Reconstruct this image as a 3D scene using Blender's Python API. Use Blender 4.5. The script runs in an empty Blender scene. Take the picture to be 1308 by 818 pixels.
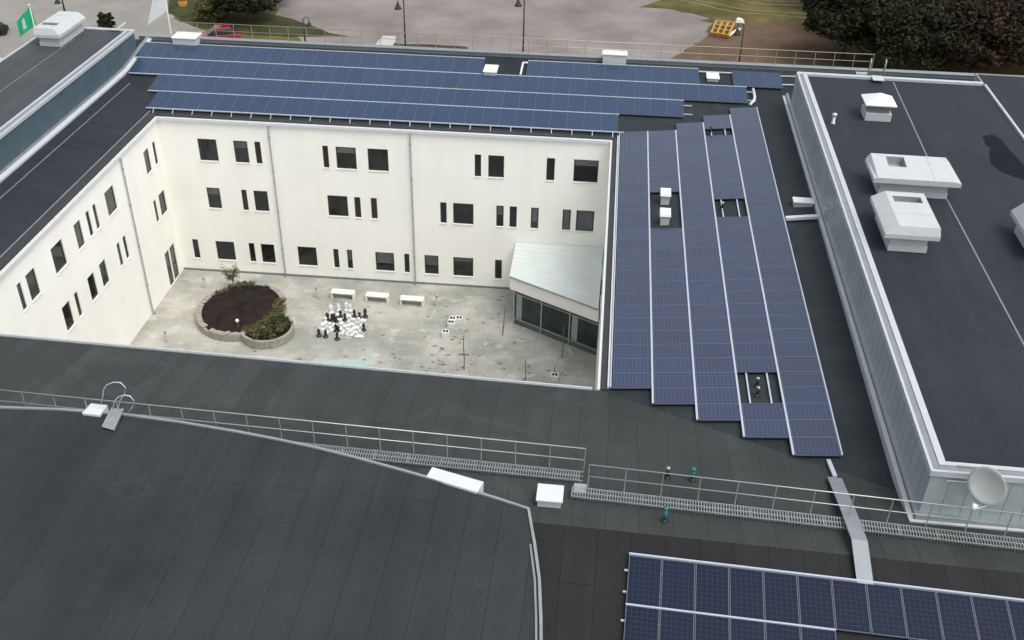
import bpy, math, random
from mathutils import Vector, Matrix
random.seed(7)
sc = bpy.context.scene
col = sc.collection

# ------------------------------------------------------------------ camera
F_PX = 1319.55                       # focal length in photo pixels (photo is 1308 wide)
E = 10.26                            # eave height over the courtyard paving
HC = 34.26                           # drone height
R3 = ((0.99405818, 0.07563492, -0.07827958),
      (0.10718287, -0.55476216, 0.82507623),
      (0.01897803, -0.82856401, -0.55957263))
cam_d = bpy.data.cameras.new('camera'); cam = bpy.data.objects.new('camera', cam_d); col.objects.link(cam)
cam_d.sensor_width = 36; cam_d.lens = F_PX / 1308 * 36; cam_d.clip_end = 3000; cam_d.clip_start = .5
M = Matrix(((R3[0][0], -R3[0][1], -R3[0][2], 0), (R3[1][0], -R3[1][1], -R3[1][2], 0), (R3[2][0], -R3[2][1], -R3[2][2], HC), (0, 0, 0, 1)))
cam.matrix_world = M
sc.camera = cam

# ------------------------------------------------------------------ light
SUN_EL, SUN_AZ = 62, 126             # azimuth clockwise from +Y: right of and behind the camera
w = bpy.data.worlds.new('World'); sc.world = w; w.use_nodes = True
nt = w.node_tree; bg = nt.nodes['Background']
sky = nt.nodes.new('ShaderNodeTexSky'); sky.sky_type = 'NISHITA'; sky.sun_disc = False
sky.sun_elevation = math.radians(SUN_EL); sky.sun_rotation = math.radians(SUN_AZ)
sky.dust_density = 4; sky.air_density = 1
hs = nt.nodes.new('ShaderNodeHueSaturation'); hs.inputs['Saturation'].default_value = .28
nt.links.new(sky.outputs[0], hs.inputs['Color']); nt.links.new(hs.outputs[0], bg.inputs[0])
bg.inputs[1].default_value = .15
sd = bpy.data.lights.new('sun', 'SUN'); so = bpy.data.objects.new('sun', sd); col.objects.link(so)
sd.energy = .7; sd.angle = math.radians(35); sd.color = (1, .97, .92)
_a = math.radians(SUN_AZ); _e = math.radians(SUN_EL)
sdir = Vector((math.sin(_a) * math.cos(_e), math.cos(_a) * math.cos(_e), math.sin(_e)))
so.rotation_euler = sdir.to_track_quat('Z', 'Y').to_euler()
so.location = (0, -20, 60)
vs = sc.view_settings; vs.view_transform = 'Standard'; vs.look = 'None'; vs.gamma = 1; vs.use_curve_mapping = False
vs.exposure = .62

# ------------------------------------------------------------------ survey helpers: a sight line from the drone met with a real plane
def ray(px, py):
    x, y = (px - 654) / F_PX, (py - 409) / F_PX
    return Vector([r[0] * x + r[1] * y + r[2] for r in R3])
def at(px, py, z):
    r = ray(px, py); t = (z - HC) / r.z
    return Vector((r.x * t, r.y * t, z))
def atY(px, py, Y):
    r = ray(px, py); t = Y / r.y
    return Vector((r.x * t, Y, HC + r.z * t))
def on(px, py, pl, off=0.):
    n, t, a = pl; r = ray(px, py); N = Vector((-t * n.x, -t * n.y, 1))
    d = E + off - t * (n.x * a.x + n.y * a.y)
    o = Vector((0, 0, HC)); return o + r * ((d - N.dot(o)) / N.dot(r))

# ------------------------------------------------------------------ mesh and object helpers
ORG = {}
class MB:
    def __init__(s): s.v = []; s.f = []; s.m = []
    def face(s, pts, m=0):
        i = len(s.v); s.v += [tuple(p) for p in pts]; s.f.append(tuple(range(i, i + len(pts)))); s.m.append(m); return s
    def hexa(s, b, t, m=0):          # bottom loop, top loop
        n = len(b); i = len(s.v); s.v += [tuple(p) for p in b] + [tuple(p) for p in t]
        s.f.append(tuple(i + k for k in range(n))[::-1]); s.f.append(tuple(i + n + k for k in range(n)))
        for k in range(n):
            j = (k + 1) % n; s.f.append((i + k, i + j, i + n + j, i + n + k))
        s.m += [m] * (n + 2); return s
    def box(s, x0, y0, z0, x1, y1, z1, m=0):
        return s.hexa([(x0, y0, z0), (x1, y0, z0), (x1, y1, z0), (x0, y1, z0)], [(x0, y0, z1), (x1, y0, z1), (x1, y1, z1), (x0, y1, z1)], m)
    def beam(s, a, b, w, h, m=0, up=(0, 0, 1)):   # rectangular bar from a to b, w sideways, h upwards from the axis (centred)
        a = Vector(a); b = Vector(b); d = (b - a).normalized(); sd_ = d.cross(Vector(up))
        if sd_.length < 1e-4: sd_ = Vector((1, 0, 0))
        sd_.normalize(); u = sd_.cross(d); q = [sd_ * (i * w / 2) + u * (j * h / 2) for i, j in ((-1, -1), (1, -1), (1, 1), (-1, 1))]
        return s.hexa([a + k for k in q], [b + k for k in q], m)
    def tube(s, pts, r, n=8, m=0, close=False):
        pts = [Vector(p) for p in pts]; rings = []
        ref = Vector((0, 0, 1))
        rr = r if isinstance(r, (list, tuple)) else [r] * len(pts)
        for k, p in enumerate(pts):
            d = (pts[min(k + 1, len(pts) - 1)] - pts[max(k - 1, 0)]).normalized()
            a = d.cross(ref)
            if a.length < .05: a = d.cross(Vector((1, 0, 0)))
            a.normalize(); b = d.cross(a); i = len(s.v)
            s.v += [tuple(p + (a * math.cos(t) + b * math.sin(t)) * rr[k]) for t in [2 * math.pi * q / n for q in range(n)]]
            rings.append(i)
        for k in range(len(rings) - 1):
            for q in range(n):
                j = (q + 1) % n; s.f.append((rings[k] + q, rings[k] + j, rings[k + 1] + j, rings[k + 1] + q)); s.m.append(m)
        s.f.append(tuple(rings[0] + q for q in range(n))[::-1]); s.f.append(tuple(rings[-1] + q for q in range(n))); s.m += [m, m]
        return s
    def lathe(s, c, prof, n=12, m=0):
        c = Vector(c); i0 = len(s.v)
        for r, z in prof:
            s.v += [tuple(c + Vector((r * math.cos(t), r * math.sin(t), z))) for t in [2 * math.pi * q / n for q in range(n)]]
        for k in range(len(prof) - 1):
            for q in range(n):
                j = (q + 1) % n; a = i0 + k * n; b = a + n
                s.f.append((a + q, a + j, b + j, b + q)); s.m.append(m)
        s.f.append(tuple(i0 + q for q in range(n))[::-1]); s.f.append(tuple(i0 + (len(prof) - 1) * n + q for q in range(n))); s.m += [m, m]
        return s
    def build(s, name, mats, parent=None, smooth=False, bevel=0):
        o0 = ORG.get(parent, Vector((0, 0, 0))) if parent else Vector((0, 0, 0))
        me = bpy.data.meshes.new(name); me.from_pydata([tuple(Vector(p) - o0) for p in s.v], [], s.f)
        for mt in (mats if isinstance(mats, (list, tuple)) else [mats]): me.materials.append(mt)
        me.polygons.foreach_set('material_index', s.m)
        if smooth: me.polygons.foreach_set('use_smooth', [True] * len(s.f))
        me.update()
        o = bpy.data.objects.new(name, me); col.objects.link(o)
        if parent: o.parent = parent; ORG[o] = o0
        if bevel:
            b = o.modifiers.new('bevel', 'BEVEL'); b.width = bevel; b.segments = 2; b.limit_method = 'ANGLE'
        return o
def tag(o, label, cat, group=None):
    o['label'] = label; o['category'] = cat
    if group: o['group'] = group
    return o
def thing(name, label, cat, loc=(0, 0, 0), group=None):
    o = bpy.data.objects.new(name, None); col.objects.link(o); o.location = loc; o.empty_display_size = .3
    ORG[o] = Vector(loc); return tag(o, label, cat, group)
def struct(o, kind='structure'):
    o['kind'] = kind; return o
def dup(o, parent=None):
    c = o.copy(); col.objects.link(c)
    if parent: c.parent = parent
    for ch in o.children: dup(ch, c)
    return c

# ------------------------------------------------------------------ materials
MAT = {}
def mat(name, rgb, rough=.7, metal=0, spec=.5, var=0, vscale=1., bump=0, bscale=20, rgb2=None, coat=0):
    m = bpy.data.materials.new(name); m.use_nodes = True; t = m.node_tree; b = t.nodes['Principled BSDF']
    b.inputs['Roughness'].default_value = rough; b.inputs['Metallic'].default_value = metal
    b.inputs['Specular IOR Level'].default_value = spec; b.inputs['Coat Weight'].default_value = coat
    b.inputs['Base Color'].default_value = (*rgb, 1)
    if var or rgb2 or bump:
        tc = t.nodes.new('ShaderNodeNewGeometry')
    if var or rgb2:
        n = t.nodes.new('ShaderNodeTexNoise'); n.inputs['Scale'].default_value = vscale; n.inputs['Detail'].default_value = 6; n.inputs['Roughness'].default_value = .62
        t.links.new(tc.outputs['Position'], n.inputs['Vector'])
        r = t.nodes.new('ShaderNodeValToRGB'); r.color_ramp.elements[0].position = .3; r.color_ramp.elements[1].position = .7
        c2 = rgb2 if rgb2 else tuple(c * (1 + var) for c in rgb)
        c1 = rgb if rgb2 else tuple(c * (1 - var) for c in rgb)
        r.color_ramp.elements[0].color = (*c1, 1); r.color_ramp.elements[1].color = (*c2, 1)
        t.links.new(n.outputs[0], r.inputs[0]); t.links.new(r.outputs[0], b.inputs['Base Color'])
    if bump:
        n2 = t.nodes.new('ShaderNodeTexNoise'); n2.inputs['Scale'].default_value = bscale; n2.inputs['Detail'].default_value = 4
        t.links.new(tc.outputs['Position'], n2.inputs['Vector'])
        bp = t.nodes.new('ShaderNodeBump'); bp.inputs['Strength'].default_value = bump; bp.inputs['Distance'].default_value = .02
        t.links.new(n2.outputs[0], bp.inputs['Height']); t.links.new(bp.outputs[0], b.inputs['Normal'])
    MAT[name] = m; return m

def felt(name, rgb, rot, width=1.0, length=7., seam=.55, tone=.08, ox=0, oy=0, rough=.62):
    """bitumen felt sheets: strips with lap seams, stains and mineral grain"""
    m = bpy.data.materials.new(name); m.use_nodes = True; t = m.node_tree; b = t.nodes['Principled BSDF']; N = t.nodes.new; L = t.links.new
    g = N('ShaderNodeNewGeometry'); mp = N('ShaderNodeMapping'); mp.inputs['Rotation'].default_value[2] = rot; mp.inputs['Location'].default_value = (ox, oy, 0)
    L(g.outputs['Position'], mp.inputs['Vector'])
    # straighten the strips into 2D
    sp = N('ShaderNodeSeparateXYZ'); cb = N('ShaderNodeCombineXYZ'); L(mp.outputs[0], sp.inputs[0]); L(sp.outputs[0], cb.inputs[0]); L(sp.outputs[1], cb.inputs[1])
    br = N('ShaderNodeTexBrick'); br.offset = .37; br.offset_frequency = 2
    br.inputs['Scale'].default_value = 1; br.inputs['Brick Width'].default_value = length; br.inputs['Row Height'].default_value = width
    br.inputs['Mortar Size'].default_value = .018; br.inputs['Mortar Smooth'].default_value = .6
    br.inputs['Color1'].default_value = (*[c * (1 - tone) for c in rgb], 1); br.inputs['Color2'].default_value = (*[c * (1 + tone) for c in rgb], 1)
    br.inputs['Mortar'].default_value = (*[c * seam for c in rgb], 1)
    L(cb.outputs[0], br.inputs['Vector'])
    n = N('ShaderNodeTexNoise'); n.inputs['Scale'].default_value = .22; n.inputs['Detail'].default_value = 7; n.inputs['Roughness'].default_value = .65; L(g.outputs['Position'], n.inputs['Vector'])
    r = N('ShaderNodeMapRange'); r.inputs['From Min'].default_value = .3; r.inputs['From Max'].default_value = .7; r.inputs['To Min'].default_value = .78; r.inputs['To Max'].default_value = 1.22
    L(n.outputs[0], r.inputs['Value'])
    n3 = N('ShaderNodeTexNoise'); n3.inputs['Scale'].default_value = 14; n3.inputs['Detail'].default_value = 4; L(g.outputs['Position'], n3.inputs['Vector'])
    r3 = N('ShaderNodeMapRange'); r3.inputs['From Min'].default_value = .3; r3.inputs['From Max'].default_value = .7; r3.inputs['To Min'].default_value = .86; r3.inputs['To Max'].default_value = 1.14
    L(n3.outputs[0], r3.inputs['Value'])
    sm = N('ShaderNodeMapping'); sm.inputs['Scale'].default_value = (.12, 1.6, 1); L(cb.outputs[0], sm.inputs['Vector'])
    n4 = N('ShaderNodeTexNoise'); n4.inputs['Scale'].default_value = 1; n4.inputs['Detail'].default_value = 5; L(sm.outputs[0], n4.inputs['Vector'])
    r4 = N('ShaderNodeMapRange'); r4.inputs['From Min'].default_value = .3; r4.inputs['From Max'].default_value = .7; r4.inputs['To Min'].default_value = .92; r4.inputs['To Max'].default_value = 1.08; L(n4.outputs[0], r4.inputs['Value'])
    n5 = N('ShaderNodeTexNoise'); n5.inputs['Scale'].default_value = .16; n5.inputs['Detail'].default_value = 5; n5.inputs['Distortion'].default_value = .6; L(mp.outputs[0], n5.inputs['Vector'])
    s5 = N('ShaderNodeMath'); s5.operation = 'SUBTRACT'; s5.inputs[1].default_value = .60; L(n5.outputs[0], s5.inputs[0]); a5 = N('ShaderNodeMath'); a5.operation = 'ABSOLUTE'; L(s5.outputs[0], a5.inputs[0])
    r5 = N('ShaderNodeMapRange'); r5.inputs['From Min'].default_value = 0; r5.inputs['From Max'].default_value = .02; r5.inputs['To Min'].default_value = 1.16; r5.inputs['To Max'].default_value = 1.; L(a5.outputs[0], r5.inputs['Value'])
    m5 = N('ShaderNodeMath'); m5.operation = 'MULTIPLY'; L(r4.outputs[0], m5.inputs[0]); L(r5.outputs[0], m5.inputs[1])
    m6 = N('ShaderNodeMath'); m6.operation = 'MULTIPLY'; L(m5.outputs[0], m6.inputs[0]); L(r3.outputs[0], m6.inputs[1])
    mu = N('ShaderNodeMath'); mu.operation = 'MULTIPLY'; L(r.outputs[0], mu.inputs[0]); L(m6.outputs[0], mu.inputs[1])
    mx = N('ShaderNodeMix'); mx.data_type = 'RGBA'; mx.blend_type = 'MULTIPLY'; mx.inputs[0].default_value = 1
    L(br.outputs[0], mx.inputs[6]); L(mu.outputs[0], mx.inputs[7]); L(mx.outputs[2], b.inputs['Base Color'])
    b.inputs['Specular IOR Level'].default_value = .12
    rr = N('ShaderNodeMapRange'); rr.inputs['From Min'].default_value = .3; rr.inputs['From Max'].default_value = .7; rr.inputs['To Min'].default_value = rough - .12; rr.inputs['To Max'].default_value = rough + .16
    L(n.outputs[0], rr.inputs['Value']); L(rr.outputs[0], b.inputs['Roughness'])
    bp = N('ShaderNodeBump'); bp.inputs['Strength'].default_value = .4; bp.inputs['Distance'].default_value = .01; L(n3.outputs[0], bp.inputs['Height']); L(bp.outputs[0], b.inputs['Normal'])
    MAT[name] = m; return m

def cells(name, W, H, nx, ny, rgb, lw=.012, lift=1., spec=.5):
    """photovoltaic cells: grid with busbars in the panel's own coordinates"""
    m = bpy.data.materials.new(name); m.use_nodes = True; t = m.node_tree; b = t.nodes['Principled BSDF']; N = t.nodes.new; L = t.links.new
    tc = N('ShaderNodeTexCoord'); sp = N('ShaderNodeSeparateXYZ'); L(tc.outputs['Object'], sp.inputs[0])
    def line(sock, size, n, wd):
        a = N('ShaderNodeMath'); a.operation = 'MULTIPLY'; a.inputs[1].default_value = n / size; L(sock, a.inputs[0])
        f = N('ShaderNodeMath'); f.operation = 'FRACT'; L(a.outputs[0], f.inputs[0])
        s = N('ShaderNodeMath'); s.operation = 'SUBTRACT'; s.inputs[1].default_value = .5; L(f.outputs[0], s.inputs[0])
        ab = N('ShaderNodeMath'); ab.operation = 'ABSOLUTE'; L(s.outputs[0], ab.inputs[0])
        g = N('ShaderNodeMath'); g.operation = 'GREATER_THAN'; g.inputs[1].default_value = .5 - wd * n / size / 2; L(ab.outputs[0], g.inputs[0]); return g.outputs[0]
    long_x = W > H
    lx = line(sp.outputs[0], W, nx, lw); ly = line(sp.outputs[1], H, ny, lw)
    bus = line(sp.outputs[1] if long_x else sp.outputs[0], H if long_x else W, (ny if long_x else nx) * 3, .005)
    mxm = N('ShaderNodeMath'); mxm.operation = 'MAXIMUM'; L(lx, mxm.inputs[0]); L(ly, mxm.inputs[1])
    oi = N('ShaderNodeObjectInfo')
    n = N('ShaderNodeTexNoise'); n.inputs['Scale'].default_value = 5; n.inputs['Detail'].default_value = 3
    ge = N('ShaderNodeNewGeometry'); L(ge.outputs['Position'], n.inputs['Vector'])
    cr = N('ShaderNodeValToRGB'); cr.color_ramp.elements[0].color = (*[c * .82 for c in rgb], 1); cr.color_ramp.elements[1].color = (rgb[0] * 1.2, rgb[1] * 1.16, rgb[2] * 1.16, 1)
    ad = N('ShaderNodeMath'); ad.operation = 'MULTIPLY_ADD'; ad.inputs[1].default_value = .6; L(oi.outputs['Random'], ad.inputs[0])
    nm = N('ShaderNodeMath'); nm.operation = 'MULTIPLY'; nm.inputs[1].default_value = .4; L(n.outputs[0], nm.inputs[0]); L(nm.outputs[0], ad.inputs[2])
    L(ad.outputs[0], cr.inputs[0])
    e2 = cr.color_ramp.elements.new(.45); e2.color = (rgb[0] * 1.08, rgb[1] * .97, rgb[2] * 1.0, 1); e3 = cr.color_ramp.elements.new(.7); e3.color = (rgb[0] * .95, rgb[1] * 1.06, rgb[2] * 1.03, 1)
    m1 = N('ShaderNodeMix'); m1.data_type = 'RGBA'; m1.inputs[7].default_value = (rgb[0] * 1.8 + .03 * lift, rgb[1] * 1.8 + .03 * lift, rgb[2] * 1.5 + .04 * lift, 1); L(cr.outputs[0], m1.inputs[6])
    bs = N('ShaderNodeMath'); bs.operation = 'MULTIPLY'; bs.inputs[1].default_value = .6; L(bus, bs.inputs[0]); L(bs.outputs[0], m1.inputs[0])
    m2 = N('ShaderNodeMix'); m2.data_type = 'RGBA'; m2.inputs[7].default_value = (rgb[0] * 1.6 + .04 * lift, rgb[1] * 1.6 + .047 * lift, rgb[2] * 1.5 + .065 * lift, 1); L(m1.outputs[2], m2.inputs[6]); L(mxm.outputs[0], m2.inputs[0])
    L(m2.outputs[2], b.inputs['Base Color'])
    b.inputs['Roughness'].default_value = .2; b.inputs['Specular IOR Level'].default_value = spec
    MAT[name] = m; return m

def paving(name):
    m = bpy.data.materials.new(name); m.use_nodes = True; t = m.node_tree; b = t.nodes['Principled BSDF']; N = t.nodes.new; L = t.links.new
    g = N('ShaderNodeNewGeometry')
    br = N('ShaderNodeTexBrick'); br.inputs['Scale'].default_value = 1; br.inputs['Brick Width'].default_value = .7; br.inputs['Row Height'].default_value = .35; br.inputs['Mortar Size'].default_value = .008
    br.inputs['Color1'].default_value = (.335, .338, .318, 1); br.inputs['Color2'].default_value = (.385, .385, .366, 1); br.inputs['Mortar'].default_value = (.29, .287, .27, 1)
    L(g.outputs['Position'], br.inputs['Vector'])
    n = N('ShaderNodeTexNoise'); n.inputs['Scale'].default_value = .35; n.inputs['Detail'].default_value = 8; n.inputs['Roughness'].default_value = .6; L(g.outputs['Position'], n.inputs['Vector'])
    r = N('ShaderNodeValToRGB'); e = r.color_ramp.elements; e[0].position = .38; e[0].color = (.72, .74, .68, 1); e[1].position = .64; e[1].color = (1.16, 1.13, 1.06, 1)
    L(n.outputs[0], r.inputs[0])
    mx = N('ShaderNodeMix'); mx.data_type = 'RGBA'; mx.blend_type = 'MULTIPLY'; mx.inputs[0].default_value = 1; L(br.outputs[0], mx.inputs[6]); L(r.outputs[0], mx.inputs[7])
    n2 = N('ShaderNodeTexNoise'); n2.inputs['Scale'].default_value = 1.1; n2.inputs['Detail'].default_value = 5; L(g.outputs['Position'], n2.inputs['Vector'])
    r2 = N('ShaderNodeMapRange'); r2.inputs['From Min'].default_value = .6; r2.inputs['From Max'].default_value = .68; L(n2.outputs[0], r2.inputs['Value'])
    mm = N('ShaderNodeMath'); mm.operation = 'MULTIPLY'; mm.inputs[1].default_value = .5; L(r2.outputs[0], mm.inputs[0])
    m2 = N('ShaderNodeMix'); m2.data_type = 'RGBA'; m2.inputs[7].default_value = (.52, .515, .49, 1); L(mx.outputs[2], m2.inputs[6]); L(mm.outputs[0], m2.inputs[0])
    L(m2.outputs[2], b.inputs['Base Color']); b.inputs['Roughness'].default_value = .8
    MAT[name] = m; return m

mat('render_wall', (.865, .857, .80), .85, var=.025, vscale=.5, bump=.15, bscale=30)
def render_streaks(m):
    t = m.node_tree; b = t.nodes['Principled BSDF']; N = t.nodes.new; L = t.links.new; src = b.inputs['Base Color'].links[0].from_socket
    g = N('ShaderNodeNewGeometry'); mp = N('ShaderNodeMapping'); mp.inputs['Scale'].default_value = (1.1, 1.1, .22); L(g.outputs['Position'], mp.inputs['Vector'])
    n = N('ShaderNodeTexNoise'); n.inputs['Scale'].default_value = 1; n.inputs['Detail'].default_value = 6; L(mp.outputs[0], n.inputs['Vector'])
    r = N('ShaderNodeValToRGB'); e = r.color_ramp.elements; e[0].position = .36; e[0].color = (.972, .968, .955, 1); e[1].position = .6; e[1].color = (1, 1, 1, 1); L(n.outputs[0], r.inputs[0])
    mx = N('ShaderNodeMix'); mx.data_type = 'RGBA'; mx.blend_type = 'MULTIPLY'; mx.inputs[0].default_value = 1; L(src, mx.inputs[6]); L(r.outputs[0], mx.inputs[7]); L(mx.outputs[2], b.inputs['Base Color'])
render_streaks(MAT['render_wall'])
mat('white_metal', (.57, .59, .60), .45, var=.04, vscale=3)
mat('unit_white', (.46, .48, .48), .5, var=.05, vscale=2.5)
mat('sill_white', (.70, .70, .67), .6)
mat('coping', (.47, .50, .52), .4, metal=.1, var=.06, vscale=2)
mat('hall_coping', (.27, .29, .29), .45, metal=.2, var=.12, vscale=2)
mat('flash', (.30, .325, .34), .35, metal=.5, var=.1, vscale=1.5)
mat('alu', (.46, .50, .58), .4, metal=.2)
mat('panel_frame', (.11, .125, .16), .35, metal=.3)
mat('galv', (.42, .45, .45), .4, metal=.6, var=.12, vscale=4)
mat('galv_dark', (.22, .25, .25), .5, metal=.5, var=.15, vscale=4)
mat('parapet_green', (.15, .175, .18), .4, var=.15, vscale=.8)
mat('clad_green', (.32, .375, .38), .4, var=.12, vscale=.8, spec=.5)
mat('clad_dark', (.068, .104, .128), .4, var=.15, vscale=.8)
mat('dark_band', (.03, .031, .033), .7, var=.15, vscale=1.5)
mat('glass', (.009, .010, .010), .06, rgb2=(.022, .024, .024), vscale=1.3)
mat('glass_reflect', (.06, .066, .058), .08, var=.5, vscale=.8)  # left wall panes: grey-green reflection put into the base colour
mat('glass_green', (.02, .032, .03), .06, var=.4, vscale=1.2)
mat('frame_dark', (.03, .03, .03), .5)
mat('frame_green', (.10, .125, .12), .45, metal=.2)
mat('blind', (.10, .105, .108), .6, rgb2=(.17, .18, .185), vscale=1.5)
mat('white_paint', (.70, .71, .71), .5, var=.02, vscale=5)
mat('black_paint', (.012, .012, .013), .4)
mat('porch_roof', (.66, .72, .695), .35, metal=.1, var=.04, vscale=1.2)
mat('soil', (.011, .009, .008), .95, rgb2=(.028, .022, .019), vscale=1.6, bump=.8, bscale=8, spec=.12)
mat('stone', (.20, .19, .165), .85, rgb2=(.36, .34, .30), vscale=6, bump=.7, bscale=10)
mat('leaf_a', (.03, .042, .018), .7, rgb2=(.085, .09, .04), vscale=3, spec=.12)
mat('leaf_c', (.06, .075, .035), .7, rgb2=(.13, .135, .07), vscale=3, spec=.12)
mat('leaf_b', (.065, .062, .025), .7, rgb2=(.14, .13, .06), vscale=3, spec=.12)
mat('leaf_dark', (.012, .016, .008), .8, rgb2=(.038, .043, .019), vscale=.5, spec=.12)
mat('leaf_brown', (.018, .015, .010), .8, rgb2=(.050, .038, .020), vscale=.5, spec=.12)
mat('bark', (.06, .05, .04), .9, var=.3, vscale=8, bump=.6, spec=.12)
mat('wood', (.16, .135, .105), .8, var=.2, vscale=9)
mat('teal', (.02, .14, .17), .5, var=.1, vscale=9)
mat('turquoise', (.27, .44, .42), .8, rgb2=(.40, .44, .41), vscale=2.2)
mat('flag_green', (.015, .42, .20), .7, var=.06, vscale=2)
mat('flag_white', (.72, .75, .75), .8, var=.04, vscale=2)
mat('flag_mark', (.45, .72, .58), .7)
mat('pole_cream', (.62, .60, .50), .4)
mat('red_paint', (.20, .008, .018), .25, coat=.5)
mat('black_car', (.012, .012, .014), .3)
mat('lamp_iron', (.014, .012, .014), .5)
mat('yellow', (.50, .30, .04), .5, var=.08, vscale=5)
mat('orange', (.36, .11, .04), .5)
mat('tyre', (.012, .012, .012), .8)
mat('bench_white', (.74, .72, .64), .6, var=.05, vscale=4)
mat('bollard_grey', (.30, .30, .28), .5)
mat('asphalt', (.20, .195, .18), .9, rgb2=(.27, .26, .24), vscale=.25, bump=.2, bscale=20, spec=.12)
mat('gravel', (.155, .138, .130), .95, rgb2=(.265, .237, .224), vscale=.16, bump=.5, bscale=10, spec=.12)
mat('grass', (.040, .045, .015), .95, rgb2=(.16, .13, .05), vscale=.22, bump=.8, bscale=6, spec=.12)
mat('verge', (.022, .032, .014), .95, rgb2=(.07, .068, .03), vscale=.5, bump=.8, bscale=8, spec=.12)
mat('earth', (.085, .058, .042), .95, rgb2=(.15, .105, .07), vscale=.3, bump=.7, bscale=6, spec=.12)
mat('track', (.16, .145, .09), .95, rgb2=(.22, .195, .125), vscale=.7, spec=.12)
mat('pave_pale', (.42, .40, .37), .85, var=.06, vscale=.8)
mat('stain', (.006, .0075, .010), .6, var=.2, vscale=2, spec=.08)
mat('lamp_white', (.85, .85, .82), .4)
HP = math.pi / 2
felt('felt_near', (0.041, 0.0455, 0.045), HP, 1.02, 9, .66, .08, .3, .2)
felt('felt_out', (0.0185, 0.019, 0.0195), HP, 1.0, 6, .55, .10, .1, .4)
felt('felt_hall', (0.031, 0.0345, 0.0355), HP, 1.0, 11, .62, .05, .55, .3)
felt('felt_patch', (0.029, 0.033, 0.035), HP, 1.0, 11, .72, .04, .55, .3)
felt('felt_left', (0.025, 0.0315, 0.037), 0, 1.0, 9, .7, .05, .2, .1)
felt('felt_right', (0.027, 0.0325, 0.0365), 0, 1.0, 9, .7, .05, .2, .1)
felt('felt_far', (0.027, 0.0325, 0.0365), HP, 1.0, 9, .7, .05)
felt('felt_block', (0.026, 0.0312, 0.0375), HP, 2.1, 14, .72, .03, .6, .3)
felt('felt_block_left', (0.055, 0.064, 0.067), HP, 2.1, 14, .75, .03, .6, .3)
paving('paving')
PW, PL = .93, 1.80          # far field: upright panels
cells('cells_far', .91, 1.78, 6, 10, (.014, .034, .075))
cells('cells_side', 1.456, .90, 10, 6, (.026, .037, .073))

# ------------------------------------------------------------------ the plan (metres)
V2 = lambda x, y: Vector((x, y))
NW, NE, SE, SW = V2(-25.95, 53.4), V2(.3, 54.0), V2(.45, 31.1), V2(-25.95, 31.55)
CEN = V2(-12, 42)
def plane(a, b, t):
    d = (b - a).normalized(); n = V2(-d.y, d.x)
    if n.dot(CEN - a) > 0: n = -n
    return (n, t, a)
FAR, RIG, NEA, LEF = plane(NW, NE, .16), plane(NE, SE, .10), plane(SE, SW, .19), plane(SW, NW, .20)
def zp(pl, x, y, off=0.): n, t, a = pl; return E + off + t * ((x - a.x) * n.x + (y - a.y) * n.y)
def zroof(x, y): return max(zp(p, x, y) for p in (FAR, RIG, NEA, LEF))
def valley(p, q, c):
    A = p[0] * p[1] - q[0] * q[1]; d = V2(-A.y, A.x).normalized()
    return d if d.dot(c - CEN) > 0 else -d
def P3(pl, p, off=0.): return Vector((p.x, p.y, zp(pl, p.x, p.y, off)))
XB = 10.44                  # face of the right roof block
XL = -29.78                 # face of the left roof block
def cross(p, d, axis, val):
    t = (val - p[axis]) / d[axis]; return p + d * t
dNE, dNW, dSE, dSW = valley(FAR, RIG, NE), valley(FAR, LEF, NW), valley(NEA, RIG, SE), valley(NEA, LEF, SW)
RD = 8.75                   # ridge distance from the eave, far side
fn, nn = FAR[0], NEA[0]
def ridge_far(x): # point on the far ridge at X
    d = (NE - NW).normalized(); b = NW + fn * RD; t = (x - b.x) / d.x; return b + d * t
RN = 8.9
def ridge_near(x):
    a = SW + nn * RN; d = (SE - SW).normalized(); t = (x - a.x) / d.x; return a + d * t

# ------------------------------------------------------------------ ground
g = MB().face([(-900, -400, -.02), (900, -400, -.02), (900, 1800, -.02), (-900, 1800, -.02)]).build('ground', MAT['grass']); struct(g)
def sheet(name, px, z, m, kind='structure'):
    mb = MB().face([at(x, y, z) for x, y in px]); o = mb.build(name, MAT[m]); struct(o, kind); return o
def patch(name, pts, z, m, seed=0, wob=.8):
    rnd = random.Random(seed); out = []
    n = len(pts)
    for k in range(n):
        a = Vector(pts[k]); b = Vector(pts[(k + 1) % n])
        for q in range(6):
            p = a.lerp(b, q / 6); out.append((p.x + rnd.uniform(-wob, wob), p.y + rnd.uniform(-wob, wob) * .7, z))
    o = MB().face(out).build(name, MAT[m]); struct(o); return o
def gp(*pp): return [tuple(at(x, y, 0).xy) for x, y in pp]
patch('gravel_lot', gp((335, -60), (1000, -60), (820, 8), (900, 22), (905, 45), (870, 62), (840, 95), (540, 95), (395, 60), (350, 30)), .0, 'gravel', 3)
patch('bare_earth', gp((905, 22), (1060, 40), (1120, 95), (850, 95), (885, 52)), -.008, 'earth', 5, 1.0)
patch('road', gp((-220, -40), (215, -40), (225, 25), (300, 55), (420, 60), (470, 72), (470, 130), (-320, 130)), -.004, 'asphalt', 8, .25)
patch('grass_verge', gp((222, -20), (345, -20), (340, 14), (440, 48), (300, 44), (250, 33), (218, 18)), .006, 'verge', 11, .5)
patch('grass_strip', gp((498, 55), (600, 60), (600, 90), (480, 90)), .006, 'verge', 12, .3)
patch('path', gp((490, 46), (506, 46), (494, 90), (450, 90)), .010, 'pave_pale', 13, .1)
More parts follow.
